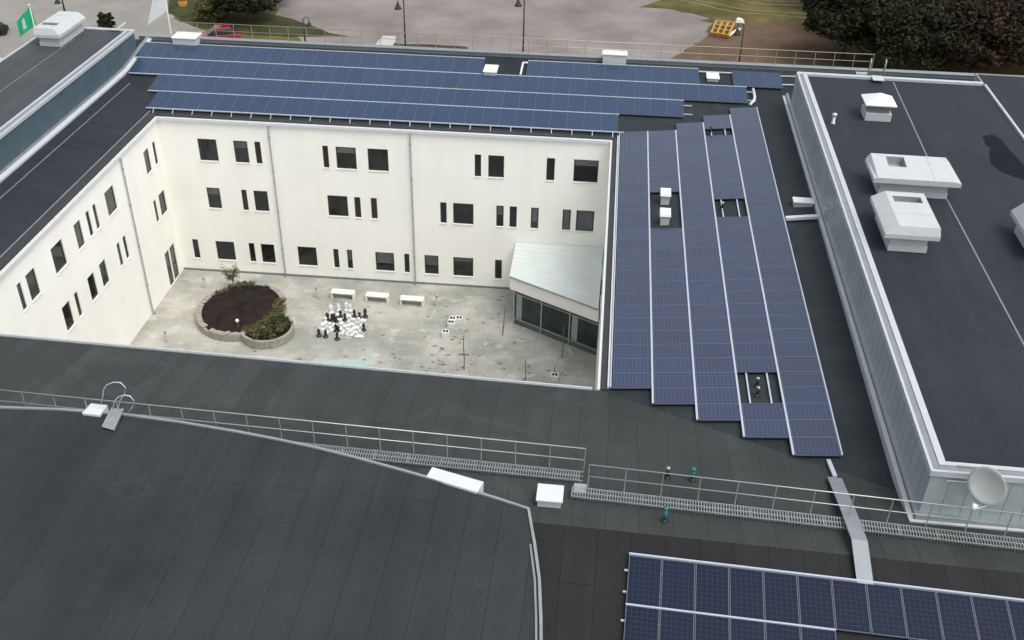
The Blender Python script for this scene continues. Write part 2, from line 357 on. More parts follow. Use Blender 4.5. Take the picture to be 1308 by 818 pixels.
for k, (cx, cy, r0) in enumerate(((995, -6, 6.5), (995, -6, 8.0), (1000, -4, 10.5), (1000, -4, 11.8))):   # circling wheel marks in the field
    c = at(cx, cy, 0); mb = MB(); rnd = random.Random(k); st = []
    for q in range(61):
        a = math.pi * (.85 + 1.25 * q / 60); rr = r0 * (1 + .02 * math.sin(q * .7 + k)); wd = .28 + .06 * math.sin(q)
        st.append([(c.x + (rr + s * wd) * 1.25 * math.cos(a), c.y + (rr + s * wd) * .9 * math.sin(a) + 3.5, .004) for s in (-.5, .5)])
    for q in range(60): mb.face([st[q][0], st[q][1], st[q + 1][1], st[q + 1][0]])
    struct(mb.build('wheel_track', MAT['track']))
# courtyard paving
cp = MB().face([(NW.x - .3, SW.y - .5, .0), (SE.x + .3, SE.y - .5, .0), (NE.x + .3, NE.y + .3, .0), (NW.x - .3, NW.y + .3, .0)]).build('courtyard_paving', MAT['paving']); cp.location.z = .012; struct(cp)

# ------------------------------------------------------------------ the school building
SB = thing('school_building', 'white rendered three storey building with dark felt roofs around a paved courtyard', 'building', (-12, 57, 0))
def facade(name, a, b, n, rects, ztop, depth=.09):
    """wall from a to b (2D), n = outward normal, rects = (u0,z0,u1,z1) openings"""
    L_ = (b - a).length; d = (b - a) / L_
    us = sorted({0., L_} | {r[0] for r in rects} | {r[2] for r in rects}); zs = sorted({0., ztop} | {r[1] for r in rects} | {r[3] for r in rects})
    W = lambda u, z, o=0.: (a.x + d.x * u + n.x * o, a.y + d.y * u + n.y * o, z)
    mb = MB()
    for i in range(len(us) - 1):
        for j in range(len(zs) - 1):
            cu, cz = (us[i] + us[i + 1]) / 2, (zs[j] + zs[j + 1]) / 2
            if any(r[0] < cu < r[2] and r[1] < cz < r[3] for r in rects): continue
            mb.face([W(us[i], zs[j]), W(us[i + 1], zs[j]), W(us[i + 1], zs[j + 1]), W(us[i], zs[j + 1])])
    for u0, z0, u1, z1 in rects:
        c = [(u0, z0), (u1, z0), (u1, z1), (u0, z1)]
        for k in range(4):
            p, q = c[k], c[(k + 1) % 4]; mb.face([W(*p), W(*q), W(*q, -depth), W(*p, -depth)])
    mb.build(name, MAT['render_wall'], SB)
    return W
def window(W, r, depth=.09, gm='glass', door=False, blind=0):
    u0, z0, u1, z1 = r; f = .055; o = -depth + .04
    mb = MB()
    def bar(ua, za, ub, zb, o0=-depth, o1=o):
        mb.hexa([W(ua, za, o0), W(ub, za, o0), W(ub, za, o1), W(ua, za, o1)], [W(ua, zb, o0), W(ub, zb, o0), W(ub, zb, o1), W(ua, zb, o1)])
    bar(u0, z0, u0 + f, z1); bar(u1 - f, z0, u1, z1); bar(u0 + f, z0, u1 - f, z0 + f); bar(u0 + f, z1 - f, u1 - f, z1)
    if door: bar(u0 + f, z0 + .95, u1 - f, z0 + 1.03)
    fr = mb.build('door' if door else 'window', MAT['frame_dark'], SB)
    MB().face([W(u0 + f, z0 + f, -depth + .015), W(u1 - f, z0 + f, -depth + .015), W(u1 - f, z1 - f, -depth + .015), W(u0 + f, z1 - f, -depth + .015)]).build('pane', MAT[gm], fr)
    if blind:
        za = z1 - f - (z1 - z0) * blind; b = MB(); k = 0; z = z1 - f - .02
        while z > za:
            b.face([W(u0 + f + .02, z - .07, -depth + .022), W(u1 - f - .02, z - .07, -depth + .022), W(u1 - f - .02, z, -depth + .035), W(u0 + f + .02, z, -depth + .035)]); z -= .08
        b.build('blind', MAT['blind'], fr)
    if not door:
        MB().hexa([W(u0 - .03, z0 - .05, .002), W(u1 + .03, z0 - .05, .002), W(u1 + .03, z0 - .05, .05), W(u0 - .03, z0 - .05, .05)],
                  [W(u0 - .03, z0 - .008, .002), W(u1 + .03, z0 - .008, .002), W(u1 + .03, z0 - .018, .05), W(u0 - .03, z0 - .018, .05)]).build('sill', MAT['sill_white'], fr)
# far facade windows, surveyed
FW = {
 3: [(251.4,176.5,279.8,205.5),(297.2,179.2,319,208),(324.2,180.4,335.5,209.2),(411.2,186,421,214.7),(428.3,187.8,456.1,216.8),(469,190.2,496.8,219.6),(606.3,197.9,614.5,226.3),(623.7,199.1,643.6,227.8),(698.6,202.1,707.8,231.5),(733.5,203.9,763,234.2)],
 2: [(263,238.1,283.8,265),(307.3,241.2,318,268.1),(323.2,242.7,344.3,269.3),(417.7,249.2,445.5,276.5),(452,251.8,461.8,278.2),(473.2,253,482.7,280),(562.1,258.9,570.8,285.9),(578.6,260,604.8,287.6),(634,263.2,643,290.5),(651,264.3,659.7,291.5),(678.4,266.1,687.3,293.1),(719,268.4,728,295),(736.5,269.6,757.5,297)],
 1: [(244.6,303.9,256.3,328.3),(274.6,306.9,301.8,331.4),(316.8,309.4,327.5,333.5),(332.4,310.9,352.6,335.3),(379.5,314.6,406,339.6),(425.3,318.2,434.1,342.7),(442.7,319.1,451.3,343.6),(479.1,322.8,504.2,347.3),(516.1,325,523.7,349.4),(542.1,326.8,560.4,351.6),(578.8,329.8,604.5,354.9),(632.3,333.5,640.8,358.6)]}
fd = (NE - NW).normalized(); fnrm = -FAR[0]
def on_wall(px, py, a, n):
    r = ray(px, py); t = (a.x * n.x + a.y * n.y) / (r.x * n.x + r.y * n.y); return Vector((r.x * t, r.y * t, HC + r.z * t))
rects = []; blinds = {(3, 1): .25, (2, 0): .3, (3, 4): .2, (2, 8): .4, (1, 10): .15, (3, 9): .22, (1, 7): .55, (1, 6): .5, (1, 9): .45, (2, 10): .62, (2, 11): .95, (2, 12): .95}; meta = []
for st, ws in FW.items():
    R = []
    for x0, y0, x1, y1 in ws:
        p, q = on_wall(x0, y0, NW, fnrm), on_wall(x1, y1, NW, fnrm)
        R.append([(p.xy - NW).dot(fd), q.z, (q.xy - NW).dot(fd), p.z])
    z0 = sum(r[1] for r in R) / len(R); z1 = sum(r[3] for r in R) / len(R)
    for k, r in enumerate(R):
        rr = (r[0], .5 * z0 + .5 * r[1], r[2], .5 * z1 + .5 * r[3]); rects.append(rr); meta.append(blinds.get((st, k), 0))
Wf = facade('wall', NW, NE, fnrm, rects, E)
for r, b in zip(rects, meta): window(Wf, r, blind=b)
# left wall windows: (far/top corner left x, y) (right bottom)
LW = {3: [(182.9,194.8,194.5,217.5),(194.3,184,202.2,210.8),(132.1,243.6,150.5,265.6),(117.7,264.1,126.3,292.5),(109.2,273.3,117.7,300.8),(93.3,287,109.2,311.5),(64.5,320,86.5,336),(32.7,354.9,52,372),(21.1,365.6,34.6,393.1)],
      2: [(201.8,248.8,214.7,270.2),(195.7,258,202.8,284),(156.6,304.8,163.9,330.5),(148.6,313,156.6,339.6),(126.3,339,140,357.4),(111.6,357.4,126,374.8),(94.2,375.7,104.9,402.3),(78.9,394.7,95.7,412.4)],
      1: [(54.4,422.6,64.5,455)]}
lnrm = -LEF[0]; ld = (NW - SW).normalized(); lrects = []
for st, ws in LW.items():
    R = []
    for x0, y0, x1, y1 in ws:
        p, q = on_wall(x0, y0, SW, lnrm), on_wall(x1, y1, SW, lnrm)
        R.append([(p.xy - SW).dot(ld), q.z, (q.xy - SW).dot(ld), p.z])
    if st == 1: z0, z1 = .85, 2.35
    else: z0 = sum(r[1] for r in R) / len(R); z1 = sum(r[3] for r in R) / len(R)
    for r in R: lrects.append((r[0], z0, max(r[2], r[0] + .35), z1))
doors = []
for x0, y0, x1, y1 in ((216.5,319.1,228.7,346.7),(210.4,326.8,219,361)):
    p, q = on_wall(x0, y0, SW, lnrm), on_wall(x1, y1, SW, lnrm); ua = (p.xy - SW).dot(ld); doors.append((ua, .05, max((q.xy - SW).dot(ld), ua + .62), 2.35))
Wl = facade('wall', SW, NW, lnrm, lrects + doors, E)
for k, r in enumerate(lrects): window(Wl, r, gm=('glass_reflect', 'glass', 'glass_reflect', 'glass_reflect', 'glass')[k % 5])
for r in doors: window(Wl, r, door=True, gm='glass_reflect')
Wr = facade('wall', NE, SE, -RIG[0], [(3.2 + 3.1 * k, z, 4.6 + 3.1 * k, z + 1.5) for k in range(6) for z in (4.0, 7.4)], E)
Wn = facade('wall', SE, SW, -NEA[0], [(2. + 3.2 * k, z, 3.5 + 3.2 * k, z + 1.5) for k in range(7) for z in (.9, 4.0, 7.4)], E)
for k in range(6):
    for z in (4.0, 7.4): window(Wr, (3.2 + 3.1 * k, z, 4.6 + 3.1 * k, z + 1.5))
for k in range(7):
    for z in (.9, 4.0, 7.4): window(Wn, (2. + 3.2 * k, z, 3.5 + 3.2 * k, z + 1.5))
# dark plinth line at the wall foot
MB().hexa([Wf(0, .013, .003), Wf(26, .013, .003), Wf(26, .013, .03), Wf(0, .013, .03)], [Wf(0, .16, .003), Wf(26, .16, .003), Wf(26, .14, .03), Wf(0, .14, .03)]).build('plinth', MAT['galv_dark'], SB)
# outer walls
OUT = [V2(-44, 8), V2(34, 5), V2(34, 64.3), ridge_far(-44)]
mb = MB()
fl0, fr0 = ridge_far(-44) + fn * .3, ridge_far(34) + fn * .3
for a, b in ((fr0, fl0), (fl0, V2(-44, 8)), (V2(-44, 8), V2(34, 8)), (V2(34, 8), fr0)):
    mb.face([(a.x, a.y, -.01), (b.x, b.y, -.01), (b.x, b.y, E - .4), (a.x, a.y, E - .4)])
mb.build('outer_wall', MAT['render_wall'], SB)

# roofs (inward-falling slopes meeting in valleys)
fL, fR = ridge_far(-44), ridge_far(34)
vNEb = cross(NE, dNE, 0, 13.); vNWb = cross(NW, dNW, 0, -33.); vSEb = cross(SE, dSE, 0, 14.)
# far slope: NW, NE, along NE valley to X=13, out to the ridge, ridge line, NW valley
vNWr = None
mb = MB(); mb.face([P3(FAR, p) for p in (NW, NE, vNEb, V2(13., ridge_far(13.).y), fL.lerp(ridge_far(-33.), 1), vNWb)])
mb.face([P3(FAR, p) for p in (V2(13., vNEb.y), V2(34., vNEb.y + .3), ridge_far(34), ridge_far(13.))][::1])
mb.build('roof', MAT['felt_far'], SB)
mb = MB(); mb.face([P3(RIG, p) for p in (NE, SE, vSEb, V2(vSEb.x, vNEb.y), vNEb)]); mb.build('roof', MAT['felt_right'], SB)
rl, rr_ = ridge_near(-44), ridge_near(34)
vSWb = cross(SW, dSW, 0, -33.)
mb = MB(); mb.face([P3(NEA, p) for p in (SE, SW, vSWb, V2(vSWb.x, ridge_near(vSWb.x).y), ridge_near(vSEb.x), V2(vSEb.x, vSEb.y))])
mb.face([P3(NEA, p) for p in (vSEb, ridge_near(vSEb.x), ridge_near(34), V2(34, vSEb.y))])
mb.build('roof', MAT['felt_near'], SB)
mb = MB(); mb.face([P3(LEF, p) for p in (SW, NW, vNWb, vSWb)]); mb.build('roof', MAT['felt_left'], SB)
# outer slope towards the camera
ZR = zp(NEA, ridge_near(0).x, ridge_near(0).y)
OUTP = (nn, -.19, ridge_near(0)); _o = ZR - E
def zo(x, y, off=0.): return ZR + off - .19 * ((x - ridge_near(0).x) * nn.x + (y - ridge_near(0).y) * nn.y)
def on_out(px, py, off=0.):
    r = ray(px, py); t = -.19; N = Vector((-t * nn.x, -t * nn.y, 1)); a = ridge_near(0); d = ZR + off - t * (nn.x * a.x + nn.y * a.y); o = Vector((0, 0, HC))
    return o + r * ((d - N.dot(o)) / N.dot(r))
a0, a1 = ridge_near(-44), ridge_near(34)
mb = MB(); q0, q1 = a0 + nn * 14, a1 + nn * 14
mb.face([(a0.x, a0.y, zo(*a0)), (q0.x, q0.y, zo(*q0)), (q1.x, q1.y, zo(*q1)), (a1.x, a1.y, zo(*a1))]).build('roof', MAT['felt_out'], SB)
# eave copings round the courtyard
def edge_strip(a, b, n, w0, w1, z0, z1, name, m, par=SB, ext=(0, 0)):
    d = (b - a).normalized(); a = a - d * ext[0]; b = b + d * ext[1]
    return MB().hexa([(a.x + n.x * w0, a.y + n.y * w0, z0), (b.x + n.x * w0, b.y + n.y * w0, z0), (b.x + n.x * w1, b.y + n.y * w1, z0), (a.x + n.x * w1, a.y + n.y * w1, z0)],
                     [(a.x + n.x * w0, a.y + n.y * w0, z1), (b.x + n.x * w0, b.y + n.y * w0, z1), (b.x + n.x * w1, b.y + n.y * w1, z1), (a.x + n.x * w1, a.y + n.y * w1, z1)]).build(name, MAT[m], par)
edge_strip(NW, NE, FAR[0], -.16, .03, E - .12, E + .035, 'coping', 'white_metal', ext=(.02, -.05))
edge_strip(SW, NW, LEF[0], -.16, .03, E - .12, E + .03, 'coping', 'white_metal', ext=(3, -.06))
edge_strip(SE, SW, NEA[0], -.10, -.03, E - .1, E + .05, 'coping', 'coping', ext=(-.3, 6))
edge_strip(SE, SW, NEA[0], .0, .07, E - .05, E + .05, 'coping', 'galv', ext=(-.3, 6))
edge_strip(NE, SE, RIG[0], -.1, .0, E - .12, E + .03, 'coping', 'white_metal', ext=(.05, -.05))
# box gutters beside the eaves and the thin flashing lines along them
edge_strip(SW, NW, LEF[0], .04, .5, E - .05, E + .115, 'gutter', 'dark_band', ext=(3, .15))
edge_strip(SW, NW, LEF[0], .5, .56, E, E + .15, 'flashing', 'flash', ext=(3, .55))
edge_strip(NW, NE, FAR[0], .035, .42, E - .05, E + .088, 'gutter', 'dark_band', ext=(-.1, .1))
edge_strip(NE, SE, RIG[0], .005, .27, E - .05, E + .05, 'gutter', 'dark_band', ext=(.3, -.05))
edge_strip(NE, SE, RIG[0], .27, .35, E, E + .14, 'flashing', 'white_metal', ext=(.45, -.1))
# far parapet
f0, f1 = ridge_far(-30.3), ridge_far(34); zf = zp(FAR, f0.x, f0.y)
pa = [f0 + fn * .02, f1 + fn * .02, f1 + fn * .38, f0 + fn * .38]
MB().hexa([(p.x, p.y, E - .5) for p in pa], [(p.x, p.y, zf + .20) for p in pa]).build('parapet', MAT['parapet_green'], SB)
pa = [f0 - fn * .02, f1 - fn * .02, f1 + fn * .43, f0 + fn * .43]
MB().hexa([(p.x, p.y, zf + .202) for p in pa], [(p.x, p.y, zf + .235) for p in pa]).build('coping', MAT['flash'], SB)
# downpipes
def downpipe(W, u):
    pts = [W(u, E - .1, .02), W(u, E - .3, .10), W(u, .25, .10), W(u, .06, .22)]
    d = MB().tube(pts, .045, 8).build('downpipe', MAT['galv'], SB, smooth=True)
    b = MB()
    for z in (2., 4.6, 7.2, 9.4): b.tube([W(u - .002, z, .101), W(u - .002, z + .05, .101)], .06, 8)
    b.build('bracket', MAT['galv_dark'], d)
for px, py in ((342.8, 162), (523.8, 172)): downpipe(Wf, (on_wall(px, py, NW, fnrm).xy - NW).dot(fd))
downpipe(Wl, (on_wall(152, 203, SW, lnrm).xy - SW).dot(ld))

# ------------------------------------------------------------------ right roof block and its neighbour roof
ZB = E + 3.2; YB0, YB1 = 24.37, 57.6; XB1 = 20.6
B1 = thing('rooftop_block', 'flat roofed block with pale green clad walls right of the sloping solar field', 'building', (XB, 40, E))
def zb(y): return E + .95
mb = MB().face([(XB, YB0, E - .2), (XB, YB1 + .6, E - .2), (XB, YB1 + .6, ZB - .12), (XB, YB0, ZB - .12)]); mb.face([(XB, YB0, E - .2), (34, YB0, E - .2), (34, YB0, ZB - .12), (XB, YB0, ZB - .12)])
mb.face([(XB, YB1, E - .2), (XB1, YB1, E - .2), (XB1, YB1, ZB - .12), (XB, YB1, ZB - .12)])
for k in range(54): y = YB0 + .6 + .6 * k; mb.box(XB - .012, y, E + 1.0, XB - .001, y + .02, ZB - .17)
for k in range(38): x = XB + .6 + .6 * k; mb.box(x, YB0 - .012, E + 1.0, x + .02, YB0 - .001, ZB - .17)
mb.build('wall', MAT['clad_green'], B1)
MB().face([(XB + .05, YB0 + .05, ZB - .1), (XB1, YB0 + .05, ZB - .1), (XB1, YB1 - .05, ZB - .1), (XB + .05, YB1 - .05, ZB - .1)]).build('roof', MAT['felt_block'], B1)
mb = MB()
mb.box(XB - .07, YB0 - .07, ZB - .16, XB + .02, YB1 + .07, ZB + .04); mb.box(XB + .022, YB0 - .07, ZB - .16, 34, YB0 + .02, ZB + .038)
mb.build('trim', MAT['coping'], B1)
mb = MB(); mb.box(XB + .03, YB0 + .03, ZB - .14, XB + .24, YB1 - .1, ZB + .0); mb.box(XB + .245, YB0 + .03, ZB - .14, 34, YB0 + .27, ZB - .002)
mb.build('upstand', MAT['flash'], B1)
mb = MB(); mb.box(XB + .25, YB0 + .28, ZB - .14, XB + .47, YB1 - .1, ZB + .03); mb.box(XB + .475, YB0 + .28, ZB - .14, 34, YB0 + .44, ZB + .028)
mb.box(XB - .02, YB1 - .09, ZB - .14, XB1, YB1 + .2, ZB + .034); mb.build('coping', MAT['coping'], B1)
# base flashing: two bright profiles at the wall foot
bz = lambda y: zroof(XB - .1, y)
def base_run(x0, x1, h0, h1, m, name='flashing'):
    mb = MB(); ys = [YB0 - .15 + (56.9 - YB0 + .15) * k / 12 for k in range(13)]
    kk = [27 + (59.6 - 27) * k / 20 for k in range(21)]; ys = [YB0 - .2] + kk
    za = zp(RIG, XB - .1, 50) ; zb1 = zp(NEA, XB, YB0)
    fz = lambda y: zb1 + (za - zb1) * min(1, (y - YB0) / 30)
    for a, b in zip(ys[:-1], ys[1:]):
        mb.hexa([(x0, a, bz(a) - .1), (x1, a, bz(a) - .1), (x1, b, bz(b) - .1), (x0, b, bz(b) - .1)], [(x0, a, fz(a) + h1), (x1, a, fz(a) + h0), (x1, b, fz(b) + h0), (x0, b, fz(b) + h1)])
    mb.build(name, MAT[m], B1)
base_run(XB - .30, XB - .15, .09, .06, 'coping'); base_run(XB - .13, XB - .003, .26, .22, 'flash')
zn = zp(NEA, XB, YB0)
mb = MB(); zq = zp(NEA, 20, YB0 - .3)
mb.box(XB - .3, YB0 - .31, zq - .12, 34, YB0 - .2, zq + .08); mb.build('flashing', MAT['coping'], B1)
MB().box(XB - .128, YB0 - .19, zq - .1, 34, YB0 - .003, zq + .22).build('flashing', MAT['flash'], B1)
# long welded seam and a wet patch on the block roof
s0, s1, s2 = at(1141, 105, ZB - .094), at(1207, 250, ZB - .094), at(1320, 463, ZB - .094)
MB().beam(s0, s1, .07, .008).beam(s1, s2, .07, .008).build('roof_seam', MAT['galv_dark'], B1)
wp = [(1255,174),(1268,172),(1279,178),(1290,192),(1302,205),(1312,216),(1312,231),(1296,226),(1278,219),(1266,210),(1263,196),(1266,190),(1259,184)]
MB().face([at(x, y, ZB - .094) for x, y in wp]).build('wet_patch', MAT['stain'], B1)
# neighbour roof beyond the white line
YN = at(1240, 95, ZB - .1).y; print('YN', YN)
B2 = thing('rooftop_block', 'dark flat roof beyond the thin white line at right edge', 'building', (24, 45, E))
MB().face([(XB1 + .15, YB0 + .65, ZB - .09), (34, YB0 + .65, ZB - .09), (34, YN, ZB - .09), (XB1 + .15, YN, ZB - .09)]).build('roof', MAT['felt_block'], B2)
mb = MB(); mb.face([(XB1 + .05, YB1, E - .2), (XB1 + .05, YN, E - .2), (XB1 + .05, YN, ZB - .1), (XB1 + .05, YB1, ZB - .1)]); mb.face([(XB1 + .05, YN, E - .2), (34, YN, E - .2), (34, YN, ZB - .1), (XB1 + .05, YN, ZB - .1)])
mb.face([(34, YN, E - .2), (34, YB0, E - .2), (34, YB0, ZB - .1), (34, YN, ZB - .1)]); mb.build('wall', MAT['clad_green'], B2)
MB().box(XB1 + .01, YB0 + .66, ZB - .13, XB1 + .13, YB1 - .1, ZB + .015).build('coping', MAT['coping'], B2)
MB().box(XB1 + .01, YB1 + .22, ZB - .13, XB1 + .10, YN + .05, ZB - .04).box(XB1 + .12, YN - .1, ZB - .13, 34, YN + .05, ZB - .04).build('flashing', MAT['flash'], B2)

# ------------------------------------------------------------------ left roof block
ZL = E + 2.55; YL1 = 62.0
B3 = thing('rooftop_block', 'flat roofed block with dark clad wall left of the courtyard', 'building', (XL - 3, 45, E))
tl = at(174, 39, ZL); YL1 = tl.y; XLL = at(47, 47, ZL).x
mb = MB().face([(XL, 14, E - .2), (XL, YL1, E - .2), (XL, YL1, ZL), (XL, 14, ZL)]); mb.face([(XL, YL1, -.01), (XLL, YL1, -.01), (XLL, YL1, ZL), (XL, YL1, ZL)])
mb.face([(XLL, 14, -.01), (XLL, YL1, -.01), (XLL, YL1, ZL), (XLL, 14, ZL)]); mb.build('wall', MAT['clad_dark'], B3)
MB().face([(XLL + .05, 14, ZL - .04), (XL - .05, 14, ZL - .04), (XL - .05, YL1 - .05, ZL - .04), (XLL + .05, YL1 - .05, ZL - .04)]).build('roof', MAT['felt_block_left'], B3)
MB().box(XL - .04, 14, ZL - .14, XL + .06, YL1 + .06, ZL + .03).box(XL - .42, 14, ZL - .05, XL - .30, YL1 - .3, ZL + .04).box(XLL - .05, YL1 - .2, ZL - .14, XL - .05, YL1 + .06, ZL + .028).build('coping', MAT['coping'], B3)
MB().box(XL - .29, 14, ZL - .05, XL - .05, YL1 - .21, ZL + .01).build('upstand', MAT['flash'], B3)
MB().box(XLL - .05, 14, ZL - .1, XLL + .06, YL1 - .21, ZL + .02).build('edge_trim', MAT['coping'], B3)
sa, sb_ = at(0, 117, ZL - .032), at(95, 50, ZL - .032)
MB().beam(sa + (sa - sb_) * .8, sb_, .06, .008).build('roof_seam', MAT['galv_dark'], B3)
# base flashing following the slope, then climbing to the ridge
mb = MB(); ys = [14, 20, 28, 40, 50, 56, 58.2, 58.6, 59.4, 60.2, 61, 61.8, 62.3]
zl = lambda y: max(zp(LEF, XL + .1, y), zp(FAR, XL + .1, y))
for a, b in zip(ys[:-1], ys[1:]):
    mb.hexa([(XL + .12, a, zl(a) - .1), (XL + .32, a, zl(a) - .1), (XL + .32, b, zl(b) - .1), (XL + .12, b, zl(b) - .1)], [(XL + .12, a, zl(a) + .16), (XL + .32, a, zl(a) + .06), (XL + .32, b, zl(b) + .06), (XL + .12, b, zl(b) + .16)])
mb.build('flashing', MAT['coping'], B3)
mb = MB()
for a, b in zip(ys[:-1], ys[1:]):
    mb.hexa([(XL + .003, a, zl(a) - .1), (XL + .118, a, zl(a) - .1), (XL + .118, b, zl(b) - .1), (XL + .003, b, zl(b) - .1)], [(XL + .003, a, zl(a) + .24), (XL + .118, a, zl(a) + .22), (XL + .118, b, zl(b) + .22), (XL + .003, b, zl(b) + .24)])
mb.build('flashing', MAT['flash'], B3)
mb = MB(); mb.hexa([(XL + .95, 14, zp(LEF, XL + .95, 14) - .02), (XL + 1.0, 14, zp(LEF, XL + 1., 14) - .02), (XL + 1.0, 56.8, zp(LEF, XL + 1., 56.8) - .02), (XL + .95, 56.8, zp(LEF, XL + .95, 56.8) - .02)],
                   [(XL + .95, 14, zp(LEF, XL + .95, 14) + .02), (XL + 1.0, 14, zp(LEF, XL + 1., 14) + .02), (XL + 1.0, 56.8, zp(LEF, XL + 1., 56.8) + .02), (XL + .95, 56.8, zp(LEF, XL + .95, 56.8) + .02)])
mb.build('roof_seam', MAT['galv_dark'], SB)

# ------------------------------------------------------------------ curved hall in the foreground
ZH = E + 1.9
HALL = thing('curved_hall', 'dark felt roof with a curved bright metal edge in the foreground', 'building', (-8, 16, E))
arc_px = [(-60,518),(0,520.5),(75,523),(150,528.5),(225,538.5),(300,551),(350,560.5),(400,571),(450,583.5),(500,597),(550,611),(600,626),(640,638.5),(675,650)]
arc = [at(x, y, ZH) for x, y in arc_px]; side = [at(683,695,ZH), at(689,740,ZH), at(691,790,ZH), at(691.5,840,ZH)]
arc = [arc[0] + (arc[0] - arc[1]) * 4] + arc
loop = arc + side + [Vector((side[-1].x, 8, ZH)), Vector((arc[0].x, 8, ZH))]
MB().face([Vector((p.x, p.y, ZH - .03)) for p in loop]).build('roof', MAT['felt_hall'], HALL)
hp = [at(x, y, ZH) for x, y in ((-40, 541), (75, 541), (150, 546), (220, 555), (283, 566), (255, 622), (222, 690), (165, 800), (140, 850), (-40, 850))]
MB().face([Vector((p.x, p.y, ZH - .025)) for p in hp]).build('roof_patch', MAT['felt_patch'], HALL)
run = arc + side + [Vector((side[-1].x, 8, ZH))]
def offs(run, d):
    out = []
    for k, p in enumerate(run):
        t = (run[min(k + 1, len(run) - 1)] - run[max(k - 1, 0)]).normalized(); nrm = Vector((-t.y, t.x, 0)); out.append(p + nrm * d)
    return out
o_out, o_in, o_wall = offs(run, .04), offs(run, -.045), offs(run, 0)
mb = MB()
for k in range(len(run) - 1):
    mb.face([o_wall[k].xy[:] + (E - .6,), o_wall[k + 1].xy[:] + (E - .6,), o_wall[k + 1].xy[:] + (ZH - .05,), o_wall[k].xy[:] + (ZH - .05,)])
mb.build('wall', MAT['clad_dark'], HALL)
mb = MB()
for k in range(len(run) - 1):
    q = [o_out[k], o_out[k + 1], o_in[k + 1], o_in[k]]
    mb.hexa([(p.x, p.y, ZH - .15) for p in q], [(p.x, p.y, ZH + .03) for p in q])
mb.build('coping', MAT['hall_coping'], HALL)
# inner drip profile along the straight side
o2, o3 = offs(run, -.16), offs(run, -.10); mb = MB()
for k in range(len(arc), len(run) - 1):
    q = [o3[k], o3[k + 1], o2[k + 1], o2[k]]; mb.hexa([(p.x, p.y, ZH - .05) for p in q], [(p.x, p.y, ZH + .01) for p in q])
mb.build('edge_trim', MAT['flash'], HALL)

# ------------------------------------------------------------------ glazed porch in the courtyard corner
A, Bp = at(656, 413, 0), at(757, 453, 0)
PORCH = thing('glass_porch', 'pale sheet metal roofed porch with angled dark glass front in courtyard corner', 'porch', (A.x + 3, A.y, 0))
dv = (Bp - A).normalized(); nv = Vector((dv.y, -dv.x, 0))
if nv.y > 0: nv = -nv
Bp = A + dv * ((SE.x - .05 - A.x) / dv.x)
def zAt(px, py, base):          # height over a ground point where the sight line passes nearest
    r = ray(px, py); t = (base.y) / r.y; return HC + r.z * t
zg = zAt(658, 370, A); zt = zAt(654, 353, A)
za2 = zAt(757, 404, Bp); zt2 = zAt(760, 388, Bp)
zg = (zg + za2) / 2; zt = max(zg + .55, (zt + zt2) / 2)
bk0 = on_wall(659, 310, NW, fnrm); zb_ = bk0.z
ov = nv * .35
rA, rB = A + ov - dv * .12, Vector((Bp.x, Bp.y, 0)) + ov
WL = Vector((bk0.x, bk0.y - .02, 0)); WR = Vector((NE.x - .03, NE.y - .05, 0))
top = [(rA.x, rA.y, zt), (rB.x, rB.y, zt), (WR.x, WR.y, zb_ + .05), (WL.x, WL.y, zb_)]
MB().hexa([(x, y, z - .10) for x, y, z in top], top).build('roof', MAT['porch_roof'], PORCH)
mb = MB()
for k in range(1, 9):
    t = k / 9; a = Vector(top[0]).lerp(Vector(top[3]), t); b = Vector(top[1]).lerp(Vector(top[2]), t)
    mb.beam(a + Vector((0, 0, .012)), b + Vector((0, 0, .006)), .025, .016)
mb.build('roof_seam', MAT['porch_roof'], PORCH)
fa, fb = rA - dv * -.02, rB
MB().hexa([(p.x + nv.x * o, p.y + nv.y * o, zg) for p, o in ((fa, -.02), (fb, -.02), (fb, -.12), (fa, -.12))], [(p.x + nv.x * o, p.y + nv.y * o, zt - .11) for p, o in ((fa, -.02), (fb, -.02), (fb, -.12), (fa, -.12))]).build('fascia', MAT['render_wall'], PORCH)
MB().hexa([(p.x + nv.x * o, p.y + nv.y * o, zt - .08) for p, o in ((fa, .05), (fb, .05), (fb, .002), (fa, .002))], [(p.x + nv.x * o, p.y + nv.y * o, zt + .03) for p, o in ((fa, .05), (fb, .05), (fb, .002), (fa, .002))]).build('gutter', MAT['galv'], PORCH)
L_ = (Bp - A).length; mid = A
def pw(u, z, o=0.): return (A.x + dv.x * u + nv.x * o, A.y + dv.y * u + nv.y * o, z)
def slab(u0, z0, u1, z1, o0, o1, mb):
    mb.hexa([pw(u0, z0, o1), pw(u1, z0, o1), pw(u1, z0, o0), pw(u0, z0, o0)], [pw(u0, z1, o1), pw(u1, z1, o1), pw(u1, z1, o0), pw(u0, z1, o0)])
zs0, zs1 = .42, zg - .42
mb = MB(); slab(0, .0, L_, zs0 - .05, -.08, .0, mb); slab(0, zs1 + .05, L_, zg - .004, -.08, .0, mb); mb.build('spandrel', MAT['frame_green'], PORCH)
mb = MB(); slab(0, zs0 - .048, L_, zs0, -.06, .05, mb); slab(0, zs1, L_, zs1 + .048, -.06, .05, mb); mb.build('transom', MAT['galv'], PORCH)
for k in range(4):
    u = [.04, L_ * .335, L_ * .665, L_ - .04][k]; mb = MB(); slab(u - .035, .001, u + .035, zg - .006, -.05, .07, mb); mb.build('mullion', MAT['galv'], PORCH)
